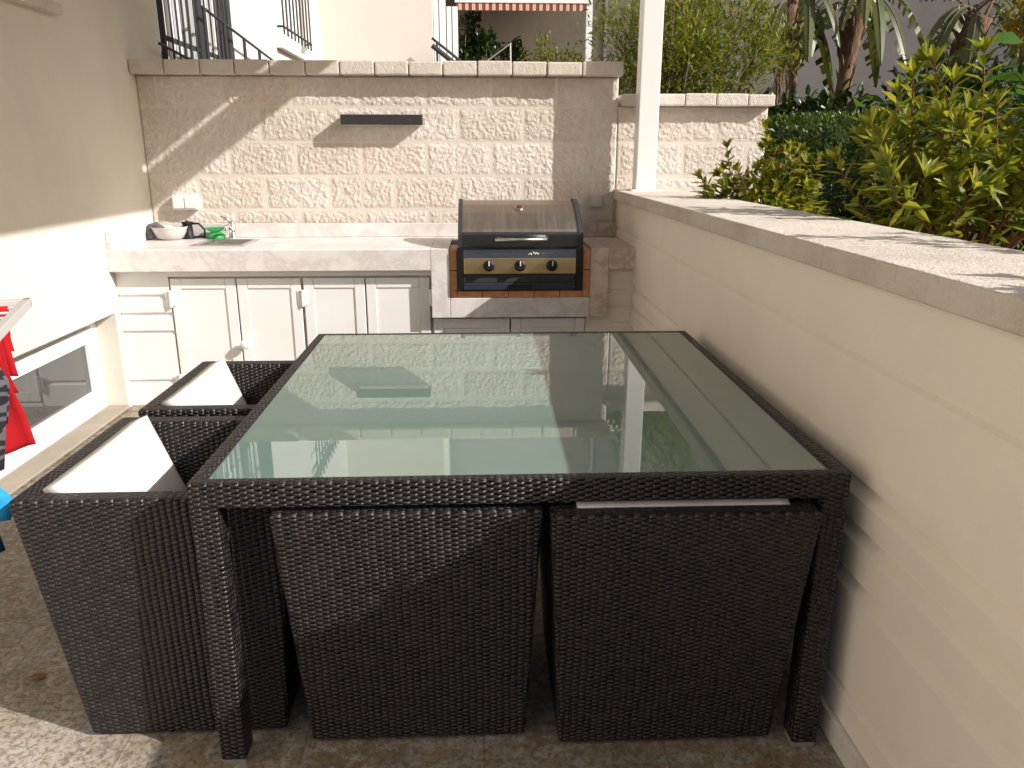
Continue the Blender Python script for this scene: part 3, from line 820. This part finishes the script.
# ------------------------------------------------------------------ LAUNDRY
rk = empty('drying_rack', (-1.55, 2.3, 0), 'white folding laundry rack at the left edge beside the chairs', 'drying rack')
cA = Vector((-1.338, 2.344, 1.0)); e1 = Vector((.357, -.934, 0)).normalized(); e1 = Vector((.345, -.938, 0)); e2 = Vector((-.938, -.345, 0))
# frame rectangle from its far right corner: one side runs towards the camera, the other to the house
LA, LB = .62, .50
def rp(a, b_, z=0): return cA+e1*a+e2*b_+Vector((0, 0, z))
g = B()
for p, q in ((rp(0, 0), rp(LA, 0)), (rp(LA, 0), rp(LA, LB)), (rp(LA, LB), rp(0, LB)), (rp(0, LB), rp(0, 0))):
    d = (q-p).normalized(); n = Vector((-d.y, d.x, 0))*.011; u = Vector((0, 0, .013)); p = p-d*.011; q = q+d*.011
    hexa(g, [p-n-u, q-n-u, q+n-u, p+n-u, p-n+u, q-n+u, q+n+u, p+n+u], .003)
obj('rack_frame', g, M['rackgrey'], rk)
for k in range(1, 8):
    b = B(); a = LA*k/8; tube(b, [rp(a, .011), rp(a, LB-.011)], .004, 8); obj('rod', b, M['rackgrey'], rk)
for s in (.34, LB-.03):
    b = B(); tube(b, [rp(.1, s, -.012), rp(.55, s, -.988)], .009, 8); tube(b, [rp(.52, s-.012, -.012), rp(.07, s-.012, -.988)], .009, 8); obj('leg', b, M['rackgrey'], rk)
def garment(name, a, prof, b1, drop0, drop1, m, label, seed=0, amp=.012):
    """cloth folded over a rod: front and back drop, wavy, real thickness; prof = right edge (drop, b)"""
    NU, NV = 18, 40; V = []; F = []
    L = drop0+drop1
    def edge(d):
        for (d0, e0), (d1, e1_) in zip(prof, prof[1:]):
            if d <= d1: return e0+(e1_-e0)*max(0, (d-d0))/(d1-d0)
        return prof[-1][1]
    for j in range(NV+1):
        s = L*j/NV
        for i in range(NU+1):
            t = i/NU
            if s < drop0: d = drop0-s; side = 1
            else: d = s-drop0; side = -1
            bb = edge(d)+(b1-edge(d))*t
            off = side*(.007+.010*min(1, d/.1))
            wv = amp*min(1, d/.15)*(math.sin(t*13+seed+d*4)+.7*noise.noise((t*6, d*7, seed)))
            V.append(tuple(rp(a+off+wv, bb, .006-d+.012*math.sin(t*8+seed)*min(1, d/.2))))
    for j in range(NV):
        for i in range(NU):
            k = j*(NU+1)+i; F.append((k, k+1, k+NU+2, k+NU+1))
    o = pyobj(name, V, F, m, None, True)
    md = o.modifiers.new('thickness', 'SOLIDIFY'); md.thickness = .003
    return tag(o, label, 'garment')
garment('red_garment', LA*1/8, [(0, .035), (.1, .045), (.21, .035)], .36, .21, .14, M['red'], 'short bright red garment hanging from the far rod of the rack', 1)
garment('red_garment', LA*2/8, [(0, .055), (.1, .055), (.2, .05), (.30, .025), (.41, .01)], .36, .40, .25, M['red'], 'long red garment flaring out behind the black striped one', 2.2)
garment('striped_garment', LA*3/8, [(0, .14), (.09, .13), (.13, .06), (.18, .04), (.42, .085)], .40, .42, .30, M['zebra'], 'black and grey striped garment hanging in front of the red ones', 4)
garment('navy_garment', LA*4/8, [(0, .20), (.3, .18), (.45, .125), (.66, .10)], .45, .64, .40, M['navy'], 'dark blue garment hanging lowest behind the bright blue one', 3)
garment('blue_garment', LA*5/8, [(0, .20), (.28, .16), (.35, .105), (.45, .035), (.56, .08)], .45, .50, .40, M['blue'], 'bright blue garment hanging closest to the near chair', 5)

SURVEY[:] = [1.05, .0713]
# ------------------------------------------------------------------ NEIGHBOURING HOUSE
NH = empty('neighbour_house', (-1.95, 8, .95), 'white neighbouring house beyond the stone wall with barred door and window', 'house')
g = B()
box(g, -2.5, XW, 5.261, 5.30, .95, 9); box(g, -2.5, XW, 6.76, 8.40, .95, 9); box(g, -2.5, XW, 9.80, 10.70, .95, 9)
box(g, -2.5, XW, 5.30, 6.76, 4.4, 9); box(g, -2.5, XW, 8.40, 9.80, .95, 2.47); box(g, -2.5, XW, 8.40, 9.80, 3.95, 9)
bmesh.ops.remove_doubles(g, verts=g.verts, dist=1e-5)
obj('wall', g, M['facade'], NH)
g = B(); box(g, -2.5, -.548, 10.702, 13.3, .95, 9); obj('wall', g, M['facade2'], NH)
g = B(); box(g, XW-.12, XW-.06, 5.305, 5.36, .95, 4.39); box(g, XW-.12, XW-.06, 6.0, 6.06, .95, 4.39); box(g, XW-.12, XW-.06, 6.70, 6.755, .95, 4.39)
for z in (2.62, 3.5, 4.35): box(g, XW-.119, XW-.061, 5.361, 5.999, z, z+.05); box(g, XW-.119, XW-.061, 6.061, 6.699, z, z+.05)
for y in (5.42, 5.56, 5.70, 5.84, 6.14, 6.30, 6.46, 6.60): box(g, XW-.118, XW-.064, y, y+.05, .95, 4.34)
dr_ = obj('door', g, M['pvc'], NH)
g = B(); box(g, XW-.10, XW-.09, 5.361, 6.699, .95, 4.34); obj('pane', g, M['pane'], dr_)
g = B(); box(g, XW-.19, XW-.16, 5.31, 6.75, .95, 4.39); obj('curtain', g, M['cushion'], NH)
# security gate of iron bars in front of the door
g = B()
for y in (5.315, 6.02, 6.71): box(g, XW+.004, XW+.034, y-(.012 if y < 5.5 else .045), y+(.012 if y < 5.5 else .045), .95, 4.3)
for z in (2.10, 2.95, 4.2): box(g, XW+.010, XW+.028, 5.33, 5.974, z, z+.028); box(g, XW+.010, XW+.028, 6.066, 6.664, z, z+.028)
k = 0; y = 5.41
while y < 6.64:
    if not 5.96 < y < 6.08: tube(g, [(XW+.040, y, .95), (XW+.040, y, 4.25)], .0068, 6)
    y += .115
obj('door_grille', g, M['iron'], NH)
g = B(); box(g, XW-.12, XW-.06, 8.41, 8.47, 2.48, 3.94); box(g, XW-.12, XW-.06, 9.73, 9.79, 2.48, 3.94); box(g, XW-.12, XW-.06, 9.07, 9.13, 2.48, 3.94); box(g, XW-.119, XW-.061, 8.471, 9.069, 3.88, 3.94); box(g, XW-.119, XW-.061, 9.131, 9.729, 3.88, 3.94)
w_ = obj('window', g, M['pvc'], NH)
g = B(); box(g, XW-.10, XW-.09, 8.471, 9.729, 2.48, 3.88); obj('blind', g, M['whitepl'], w_)
g = B(); box(g, XW-.05, XW+.06, 8.33, 9.87, 2.415, 2.468, .004); obj('sill', g, M['facade'], w_)
g = B()
for k in range(9): y = 8.45+k*.162; tube(g, [(XW+.06, y, 2.55), (XW+.06, y, 3.9)], .010, 6)
for z in (2.62, 3.22, 3.8): tube(g, [(XW+.0605, 8.42, z), (XW+.0605, 9.78, z)], .012, 6); tube(g, [(XW+.0605, 8.42, z), (XW+.001, 8.42, z)], .012, 6); tube(g, [(XW+.0605, 9.78, z), (XW+.001, 9.78, z)], .012, 6)
obj('window_grille', g, M['iron'], w_)
# louvred white shutters in the recess beyond the corner
g = B(); x = -.54
for wdt in (.06, .08, .06, .07): box(g, x, x+wdt, 10.9, 10.94, .95, 3.36 if x < -.4 else 3.22, .004); x += wdt+.012
obj('shutter', g, M['pvc'], NH)
# hand rails
g = B(); a = Vector((XW+.10, 5.86, 2.375)); b_ = Vector((XW+.10, 7.74, 2.233))
d = b_-a
tube(g, [a, a+d*1.25], .010, 8)
for t in (.02, .25, .515, .75): p = a+d*t; tube(g, [p, (p.x, p.y, .95)], .013, 8)
tube(g, [(XW+.10, 5.02, 2.04), (XW+.10, 5.68, 1.995), (XW+.10, 5.86, 1.99)], .009, 8)
tag(obj('handrail', g, M['iron']), 'dark iron handrail descending in front of the barred door', 'handrail')
g = B()
for (dz, r) in ((0, .016), (-.085, .03)):
    tube(g, [(-.55, 10.55, 2.80+dz), (.05, 10.55, 2.35+dz)], r, 8)
for t in (.1, .5, .9): tube(g, [(-.55+.6*t, 10.55, 2.8-.45*t), (-.55+.6*t, 10.55, .95)], .014, 8)
tag(obj('stair_rail', g, M['iron']), 'double dark stair rail sloping down beside the white shutters', 'handrail')
g = B(); tube(g, [(.03, 10.4, 2.45), (.42, 10.4, 2.72)], .010, 8); tube(g, [(.42, 10.4, 2.73), (.46, 10.4, .95)], .010, 8); tube(g, [(.03, 10.4, 2.45), (.03, 10.4, .95)], .010, 8)
tag(obj('thin_rail', g, M['greyhandle']), 'thin pale rail rising to the right before the dark shrubs', 'handrail')
# awning
AW = empty('striped_awning', (.6, 11, .95), 'awning with a red and cream striped valance over the far courtyard', 'awning')
g = B(); prism_x(g, [(11.0, 3.235), (11.0, 3.33), (13.39, 4.1), (13.39, 4.07), (11.03, 3.29), (11.03, 3.235)], -.25, 1.41); obj('canopy', g, M['cushion'], AW)
g = B(); box(g, -.25, 1.41, 10.975, 10.985, 3.19, 3.275); obj('valance', g, M['stripes'], AW)
g = B(); box(g, -.27, 1.50, 10.965, 10.998, 3.277, 3.36, .004); obj('front_bar', g, M['white'], AW)
g = B(); box(g, 1.425, 1.505, 10.98, 11.06, .95, 3.277, .004); obj('post', g, M['white'], AW)
UA = empty('upper_awning', (.9, 11, 4), 'second pale awning higher up, mirrored in the glass table top', 'awning')
g = B(); prism_x(g, [(11.0, 4.20), (11.0, 4.24), (13.39, 4.9), (13.39, 4.87)], -.5, 2.2); obj('canopy', g, M['cushion'], UA)
g = B(); box(g, -.5, 2.2, 10.975, 10.985, 4.02, 4.13); obj('valance', g, M['stripes'], UA)
g = B(); box(g, -.52, 2.22, 10.965, 10.998, 4.132, 4.24, .004); obj('front_bar', g, M['white'], UA)

# far boundary building and an unseen block added to shade it
BW = empty('boundary_building', (5, 13.5, .95), 'plain grey rendered building closing the view behind the palms', 'building')
g = B(); box(g, -.547, 16, 13.4, 14.4, .95, 9); obj('wall', g, M['greywall'], BW)
g = B(); box(g, -.6, 16.05, 13.36, 14.45, 9.002, 9.2); obj('parapet', g, M['greywall'], BW)
g = B(); box(g, 2.02, 2.07, 13.33, 13.38, .95, 6); obj('downpipe', g, M['white'], BW)
SB = empty('shade_block', (20, 10, 0), 'unseen tall block added out to the right to shade the grey building', 'building')
g = B(); box(g, 17, 22, 4.4, 15, -.2, 20); obj('wall', g, M['facade2'], SB)

SURVEY[:] = [1.0, 0.0]
# ------------------------------------------------------------------ VEGETATION
class Leaves:
    def __init__(self): self.V = []; self.F = []
    def leaf(self, p, d, L, Wd, fold=.25, droop=.2, nrm=None):
        d = d.normalized()
        h = nrm if nrm is not None else Vector((random.gauss(0, .35), random.gauss(0, .35), 1))
        s = d.cross(h)
        if s.length < 1e-4: s = d.cross(Vector((1, 0, 0)))
        s.normalize(); n = s.cross(d).normalized()
        m1 = p+d*L*.33-n*droop*L*.06; m2 = p+d*L*.68-n*droop*L*.28; t = p+d*L-n*droop*L*.6
        k = len(self.V); w = Wd*.5
        self.V += [p, m1+s*w+n*fold*w, m1, m1-s*w+n*fold*w, m2+s*w*.82+n*fold*w, m2, m2-s*w*.82+n*fold*w, t]
        self.F += [(k, k+2, k+1), (k, k+3, k+2), (k+1, k+2, k+5, k+4), (k+2, k+3, k+6, k+5), (k+4, k+5, k+7), (k+5, k+6, k+7)]
    def small(self, p, d, L, Wd):
        d = d.normalized(); h = Vector((random.gauss(0, .6), random.gauss(0, .6), 1)); s = d.cross(h).normalized()
        n = s.cross(d); k = len(self.V); m = p+d*L*.5+n*L*.06
        self.V += [p, m+s*Wd*.5, p+d*L, m-s*Wd*.5]; self.F += [(k, k+1, k+2, k+3)]
def rv(): 
    while True:
        v = Vector((random.uniform(-1, 1), random.uniform(-1, 1), random.uniform(-1, 1)))
        if .05 < v.length < 1: return v.normalized()

def whorl_shrub(name, base, stems, label, lm, L=(.07, .10), Wd=.026, group=None, cat='shrub', sm='stem', dens=1.0, extra=0, er=(.4, .4, .3), ec=None):
    """upright shrub: arching stems with leaves in spirals that bunch at the tips"""
    root = empty(name, base, label, cat, group)
    lv = Leaves(); b = B(); base = Vector(base)
    def stem(p0, p1, bend, r0, lf=1.0, sub=2):
        pts = []; n = 9; 
        side = Vector((bend[0], bend[1], 0))
        for i in range(n):
            t = i/(n-1); pts.append(p0.lerp(p1, t)+side*math.sin(t*math.pi)*1.0+Vector((0, 0, .02*math.sin(t*7+p1.x*9))))
        tube(b, pts, [r0*(1-.75*i/(n-1)) for i in range(n)], 6)
        ln = (p1-p0).length; cnt = int(ln*62*lf*dens)
        for k in range(cnt):
            t = .28+.72*(k/cnt)**.8
            f = t*(n-1); i = min(int(f), n-2); q = pts[i].lerp(pts[i+1], f-i); ax = (pts[i+1]-pts[i]).normalized()
            a = k*2.4+random.uniform(-.4, .4); h = ax.orthogonal().normalized(); o2 = ax.cross(h)
            out = h*math.cos(a)+o2*math.sin(a)
            lean = .45+.9*max(0, t-.75)*2
            lv.leaf(q, out+ax*lean, random.uniform(*L)*(.75+.35*math.sin(t*3)), Wd*random.uniform(.8, 1.2), .3, random.uniform(.05, .45), ax+out*.0)
        for k in range(9):   # tip rosette
            a = k*2.4; h = ax.orthogonal().normalized(); o2 = ax.cross(h)
            lv.leaf(pts[-1], (h*math.cos(a)+o2*math.sin(a))*.75+ax*1.0, random.uniform(*L)*.85, Wd*.9, .35, .15, ax)
        if sub:
            for s_ in range(sub):
                t = random.uniform(.35, .75); i = int(t*(n-1)); q = pts[i]
                d = Vector((random.uniform(-1, 1), random.uniform(-.7, .7), random.uniform(.5, 1.2))).normalized()
                stem(q, q+d*ln*random.uniform(.28, .45), (random.uniform(-.02, .02), random.uniform(-.02, .02)), r0*.55, lf, sub-1)
    for (dx0, dy0, dx, dy, h, bd, r0) in stems:
        stem(base+Vector((dx0, dy0, 0)), Vector((base.x+dx, base.y+dy, h)), bd, r0)
    if extra:
        c = Vector(ec)
        for k in range(extra):
            v = rv(); rr = random.uniform(.35, 1)**.5
            q = c+Vector((v.x*er[0], v.y*er[1], v.z*er[2]))*rr
            d = Vector((v.x, v.y, abs(v.z)*.5+.3))+rv()*.6
            lv.leaf(q, d, random.uniform(*L), Wd, .3, random.uniform(.1, .5))
    pyobj('foliage', lv.V, lv.F, lm, root)
    obj('stem', b, M[sm], root, True)
    return root

# large yellow-green shrub close behind the wall cap at the right
def rstems(n, spread, hmin, hmax, seed, cx=0, cy=0):
    rr = random.Random(seed); out = []
    for k in range(n):
        out.append((rr.uniform(-.12, .12), rr.uniform(-.1, .1), cx+rr.uniform(-spread, spread), cy+rr.uniform(-spread*.6, spread*.6), rr.uniform(hmin, hmax), (rr.uniform(-.06, .06), rr.uniform(-.05, .05)), rr.uniform(.007, .011)))
    return out
st = [(0, 0, -.32, .0, 1.50, (-.03, 0), .008), (.02, 0, -.22, 0, 1.66, (-.05, 0), .009), (0, .02, -.10, .05, 1.64, (.03, 0), .009), (.03, 0, .02, 0, 1.775, (.03, 0), .011),
      (.05, 0, .13, -.05, 1.50, (.04, 0), .009), (.05, .03, .33, .0, 1.71, (.03, 0), .010), (.08, 0, .24, .1, 1.42, (.03, 0), .009), (.1, 0, .5, 0, 1.55, (.04, 0), .01), (0, 0, -.08, -.22, 1.31, (-.04, -.02), .007)]
whorl_shrub('yellow_shrub', (1.74, 2.85, .95), st+rstems(10, .38, 1.3, 1.72, 5), 'tall yellow-green shrub with red-brown stems behind the wall at the right', M['leaf_yel'], (.08, .115), .027, dens=.55,
            extra=160, er=(.40, .30, .20), ec=(1.82, 2.95, 1.16))
st = [(0, 0, -.33, 0, 1.33, (-.04, 0), .006), (0, 0, -.02, 0, 1.54, (.02, 0), .006), (0, 0, .14, .05, 1.44, (.03, 0), .006), (0, 0, -.19, .05, 1.46, (-.03, 0), .006), (0, 0, .27, 0, 1.40, (.04, 0), .006)]
whorl_shrub('low_shrub', (1.46, 4.05, .95), st+rstems(7, .26, 1.18, 1.36, 8), 'smaller olive shrub between the white post and the clipped hedge', M['leaf_yel2'], (.05, .08), .025, dens=.85,
            extra=520, er=(.33, .22, .15), ec=(1.44, 4.05, 1.16))
whorl_shrub('yellow_shrub', (1.72, .78, .95), rstems(14, .30, 1.4, 1.78, 25), 'unseen yellow-green shrub added beside the camera to shade the front chairs', M['leaf_yel'], (.07, .11), .032, dens=.9,  # shrub outside the view, put in to shade the front chairs
            extra=500, er=(.36, .34, .28), ec=(1.70, .78, 1.42))
whorl_shrub('yellow_shrub', (2.15, 1.55, .95), rstems(11, .40, 1.3, 1.85, 15), 'yellow-green shrub just outside the right edge whose shadow streaks the wall cap', M['leaf_yel'], (.065, .10), .028, dens=.7,
            extra=150, er=(.4, .4, .25), ec=(2.15, 1.55, 1.3))

# clipped hedge
hd = empty('clipped_hedge', (2.75, 5.9, .95), 'dense dark green clipped hedge right of the lower stone wall', 'hedge')
lv = Leaves()
c = Vector((2.85, 6.0, 1.32)); hx, hy, hz = 1.02, .80, .36
for k in range(26000):
    v = Vector((random.uniform(-1, 1), random.uniform(-1, 1), random.uniform(-1, 1)))
    m_ = (abs(v.x)**5+abs(v.y)**5+abs(v.z)**5)**.2
    if m_ < 1e-3: continue
    v = v/m_*random.uniform(.86, 1.02)
    q = c+Vector((v.x*hx, v.y*hy, v.z*hz))
    q += Vector((noise.noise(q*3), noise.noise(q*3+Vector((7, 0, 0))), noise.noise(q*3+Vector((0, 9, 0)))))*.05
    if q.y > 6.5 and random.random() < .6: continue
    lv.small(q, Vector((v.x*.8, v.y*.8, v.z*.8+.3))+rv()*.8, random.uniform(.028, .05), random.uniform(.016, .026))
pyobj('foliage', lv.V, lv.F, M['leaf_hedge'], hd)
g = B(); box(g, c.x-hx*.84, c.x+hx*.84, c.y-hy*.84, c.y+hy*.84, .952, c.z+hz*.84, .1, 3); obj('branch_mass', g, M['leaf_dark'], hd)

def bush(name, c, r, n, lm, label, L, Wd, cat='bush', lift=.3, twigs=14, wild=.25, tr=None, group=None, sm='twig'):
    c = Vector(c); root = empty(name, (c.x, c.y, .952), label, cat, group); lv = Leaves(); b = B()
    tips = []
    for k in range(twigs):
        v = rv(); v.z = abs(v.z)*.9+.15
        tip = c+Vector((v.x*r[0], v.y*r[1], v.z*r[2]))*random.uniform(.75, 1+wild); tips.append(tip)
        o = Vector((c.x+random.uniform(-.12, .12), c.y+random.uniform(-.1, .1), .952)); md = o.lerp(tip, .55)+Vector((random.uniform(-.1, .1), random.uniform(-.1, .1), .12))
        tube(b, [o, md, tip], [.018, .011, .003], 6)
    cl = [(c+Vector((v.x*r[0], v.y*r[1], v.z*r[2]))*random.uniform(.3, .95)) for v in (rv() for _ in range(34))]+tips
    for k in range(n):
        if random.random() < .72:
            q = random.choice(cl)+Vector((random.gauss(0, .09), random.gauss(0, .09), random.gauss(0, .08)))*(r[0]/.6)
        else:
            v = rv(); q = c+Vector((v.x*r[0], v.y*r[1], v.z*r[2]))*random.uniform(.2, 1)**.5
        if q.z < .96: continue
        d = (q-c).normalized()*.6+Vector((0, 0, lift))+rv()*.8
        lv.leaf(q, d, random.uniform(*L), Wd*random.uniform(.8, 1.2), .25, random.uniform(.1, .5))
    pyobj('foliage', lv.V, lv.F, lm, root); obj('stem', b, M[sm], root, True); return root
bush('willowy_bush', (1.65, 6.7, 2.0), (.68, .55, .62), 12000, M['leaf_bush'], 'loose yellow-green bush behind the lower wall and the white post', (.045, .085), .017, lift=.4, twigs=22, wild=.4)
bush('dark_shrub', (.0, 11.9, 2.62), (.36, .35, .50), 1300, M['leaf_dark'], 'dark round shrub under the left end of the striped awning', (.07, .12), .045)
bush('dark_shrub', (.52, 12.1, 2.5), (.24, .3, .42), 800, M['leaf_dark'], 'smaller dark shrub standing beside the thin pale rail', (.07, .11), .04)
bush('low_green_bush', (1.12, 11.6, 2.48), (.46, .3, .34), 2200, M['leaf_bush'], 'sunlit low bush under the awning near its white post', (.05, .08), .025)
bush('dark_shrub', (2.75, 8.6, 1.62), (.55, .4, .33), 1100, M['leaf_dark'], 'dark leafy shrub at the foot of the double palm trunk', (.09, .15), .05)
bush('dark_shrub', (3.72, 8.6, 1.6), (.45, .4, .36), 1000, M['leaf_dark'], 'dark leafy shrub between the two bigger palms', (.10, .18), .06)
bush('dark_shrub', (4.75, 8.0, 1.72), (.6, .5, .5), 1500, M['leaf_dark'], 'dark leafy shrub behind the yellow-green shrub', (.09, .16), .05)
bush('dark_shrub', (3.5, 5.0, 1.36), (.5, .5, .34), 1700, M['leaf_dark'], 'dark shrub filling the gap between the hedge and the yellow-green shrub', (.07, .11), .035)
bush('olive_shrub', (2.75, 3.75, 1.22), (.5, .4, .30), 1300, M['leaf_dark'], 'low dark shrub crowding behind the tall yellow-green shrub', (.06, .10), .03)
bush('golden_bush', (4.62, 6.6, 2.42), (.34, .3, .30), 1100, M['leaf_gold'], 'golden-leaved bush at the top right corner', (.06, .09), .035, lift=.1)

def broad_plant(c, n, label, L, seed):
    rr = random.Random(seed); c = Vector(c); root = empty('broadleaf_plant', c, label, 'plant', 'broad-leaved plants below the palms'); lv = Leaves(); b = B()
    for k in range(n):
        a = rr.uniform(0, 6.28); el = rr.uniform(.5, 1.3); h = rr.uniform(.3, 1.0)
        p1 = c+Vector((math.cos(a)*.30*h, math.sin(a)*.25*h, .95*h))
        tube(b, [c, c.lerp(p1, .5)+Vector((0, 0, .06)), p1], [.012, .009, .006], 6)
        lv.leaf(p1, Vector((math.cos(a), math.sin(a), el*.4)), L*rr.uniform(.8, 1.2), L*.62, .18, .5)
    pyobj('foliage', lv.V, lv.F, M['leaf_broad'], root, True); obj('stem', b, M['twig'], root, True)
broad_plant((3.72, 8.1, .96), 12, 'bright green broad-leaved plant between the palm trunks', .20, 1)
broad_plant((4.25, 5.9, 1.25), 16, 'large green broad-leaved plant at the right edge below the golden bush', .30, 4)
broad_plant((3.75, 6.9, .96), 14, 'dark broad-leaved plant rising behind the tall yellow-green shrub', .24, 6)

def paddle_leaf(V, F, p0, dirh, L, Wd, arch, rr):
    """arching paddle leaf, its blade split into strips along the midrib; returns midrib points"""
    d = Vector((math.cos(dirh), math.sin(dirh), 0)); N = 54; mid = []
    for i in range(N+1):
        t = i/N; mid.append(p0+d*L*(t*(1-.12*t))+Vector((0, 0, L*(arch[0]*t-arch[1]*t*t))))
    side = Vector((-d.y, d.x, 0)); i0 = 17
    for s in (-1, 1):
        prev = None; hang = rr.uniform(.2, .5); sweep = .35
        for i in range(i0, N+1):
            t = (i-i0)/(N-i0); wd = Wd*(max(0, math.sin(math.pi*min(1, t*.93+.07)))**.55)*.5
            ax = (mid[i]-mid[i-1]).normalized(); up = side.cross(ax)
            if up.z < 0: up = -up
            hang += rr.uniform(-.05, .05)
            split = rr.random() < .55
            if split: hang = rr.uniform(.2, 1.0); sweep = rr.uniform(.1, .6)
            a = mid[i]; c1 = a+side*s*wd*.5-up*wd*.10+ax*wd*sweep*.4; e = a+side*s*wd*(1-.3*hang)-up*wd*hang+ax*wd*sweep
            k = len(V); V += [a, c1, e]
            if prev is not None:
                if split: F.append((prev, prev+1, k+1, k))
                else: F += [(prev, prev+1, k+1, k), (prev+1, prev+2, k+2, k+1)]
            prev = k
    return mid
def palm(x, y, tops, label, leafn, seed, L=.95, group=None):
    rr = random.Random(seed); root = empty('bird_of_paradise', (x, y, .952), label, 'palm', group)
    V = []; F = []; b = B(); st_ = B()
    for (bx_, tx, tz, r0, ty) in tops:
        pts = []; n = 14
        for i in range(n):
            t = i/(n-1); pts.append(Vector((bx_+(tx-bx_)*t**1.3, y+(ty-y)*t, .952+(tz-.952)*t)))
        tube(b, pts, [r0*(1.05-.1*t/(n-1)+.06*math.sin(t*5.1)) if t < n-5 else r0*(1.08+.16*(t-n+5)) for t in range(n)], 12)
        for k in range(34):    # old leaf sheaths lapped around the upper trunk
            a = rr.uniform(0, 6.28); z = tz-rr.uniform(-.05, 1.1); q = Vector((tx+math.cos(a)*r0*.9-(tx-bx_)*(1-((z-.952)/(tz-.952))**1.3 if z < tz else 0), ty+math.sin(a)*r0*.9, z))
            e = q+Vector((math.cos(a)*r0*.8, math.sin(a)*r0*.8, rr.uniform(.10, .24)))
            tube(b, [q-Vector((0, 0, .12)), q, e], [r0*.26, r0*.22, r0*.05], 6)
        for k in range(leafn):
            a = k*2.399+seed+rr.uniform(-.3, .3); arch = rr.choice([(1.2, .9), (.8, 1.3), (.6, 1.4), (.4, 1.4), (.9, 1.6)])
            mid = paddle_leaf(V, F, Vector((tx, ty, tz-.02+rr.uniform(-.1, .15))), a, L*rr.uniform(.8, 1.15), .25*rr.uniform(.8, 1.15), arch, rr)
            tube(st_, mid, [.014*(1-.8*i/len(mid)) for i in range(len(mid))], 6)
    pyobj('crown', V, F, M['leaf_palm'], root)
    obj('midrib', st_, M['twig'], root, True); obj('trunk', b, M['bark'], root, True)
palm(3.32, 9.0, [(3.25, 3.36, 3.0, .042, 9.0), (3.47, 3.52, 3.08, .042, 9.15)], 'palm with two slim trunks left of the others behind the hedge', 8, 1, .8)
palm(3.98, 9.0, [(3.94, 4.10, 2.95, .07, 9.0)], 'stout shaggy palm leaning right behind the hedge', 12, 2, .85)
palm(5.2, 8.9, [(5.0, 5.34, 2.82, .10, 8.9)], 'thick shaggy palm at the right behind the yellow-green shrub', 13, 5, .8)

# a dry leaf on the tiles
lv = Leaves(); lv.leaf(Vector((-1.285, 1.93, .006)), Vector((1, .4, 0)), .06, .028, .35, .3, Vector((0, 0, 1)))
tag(pyobj('fallen_leaf', lv.V, lv.F, mat('dry_leaf', (.24, .11, .03), .7)), 'dry brown leaf lying on the tiles left of the near chair', 'leaf')
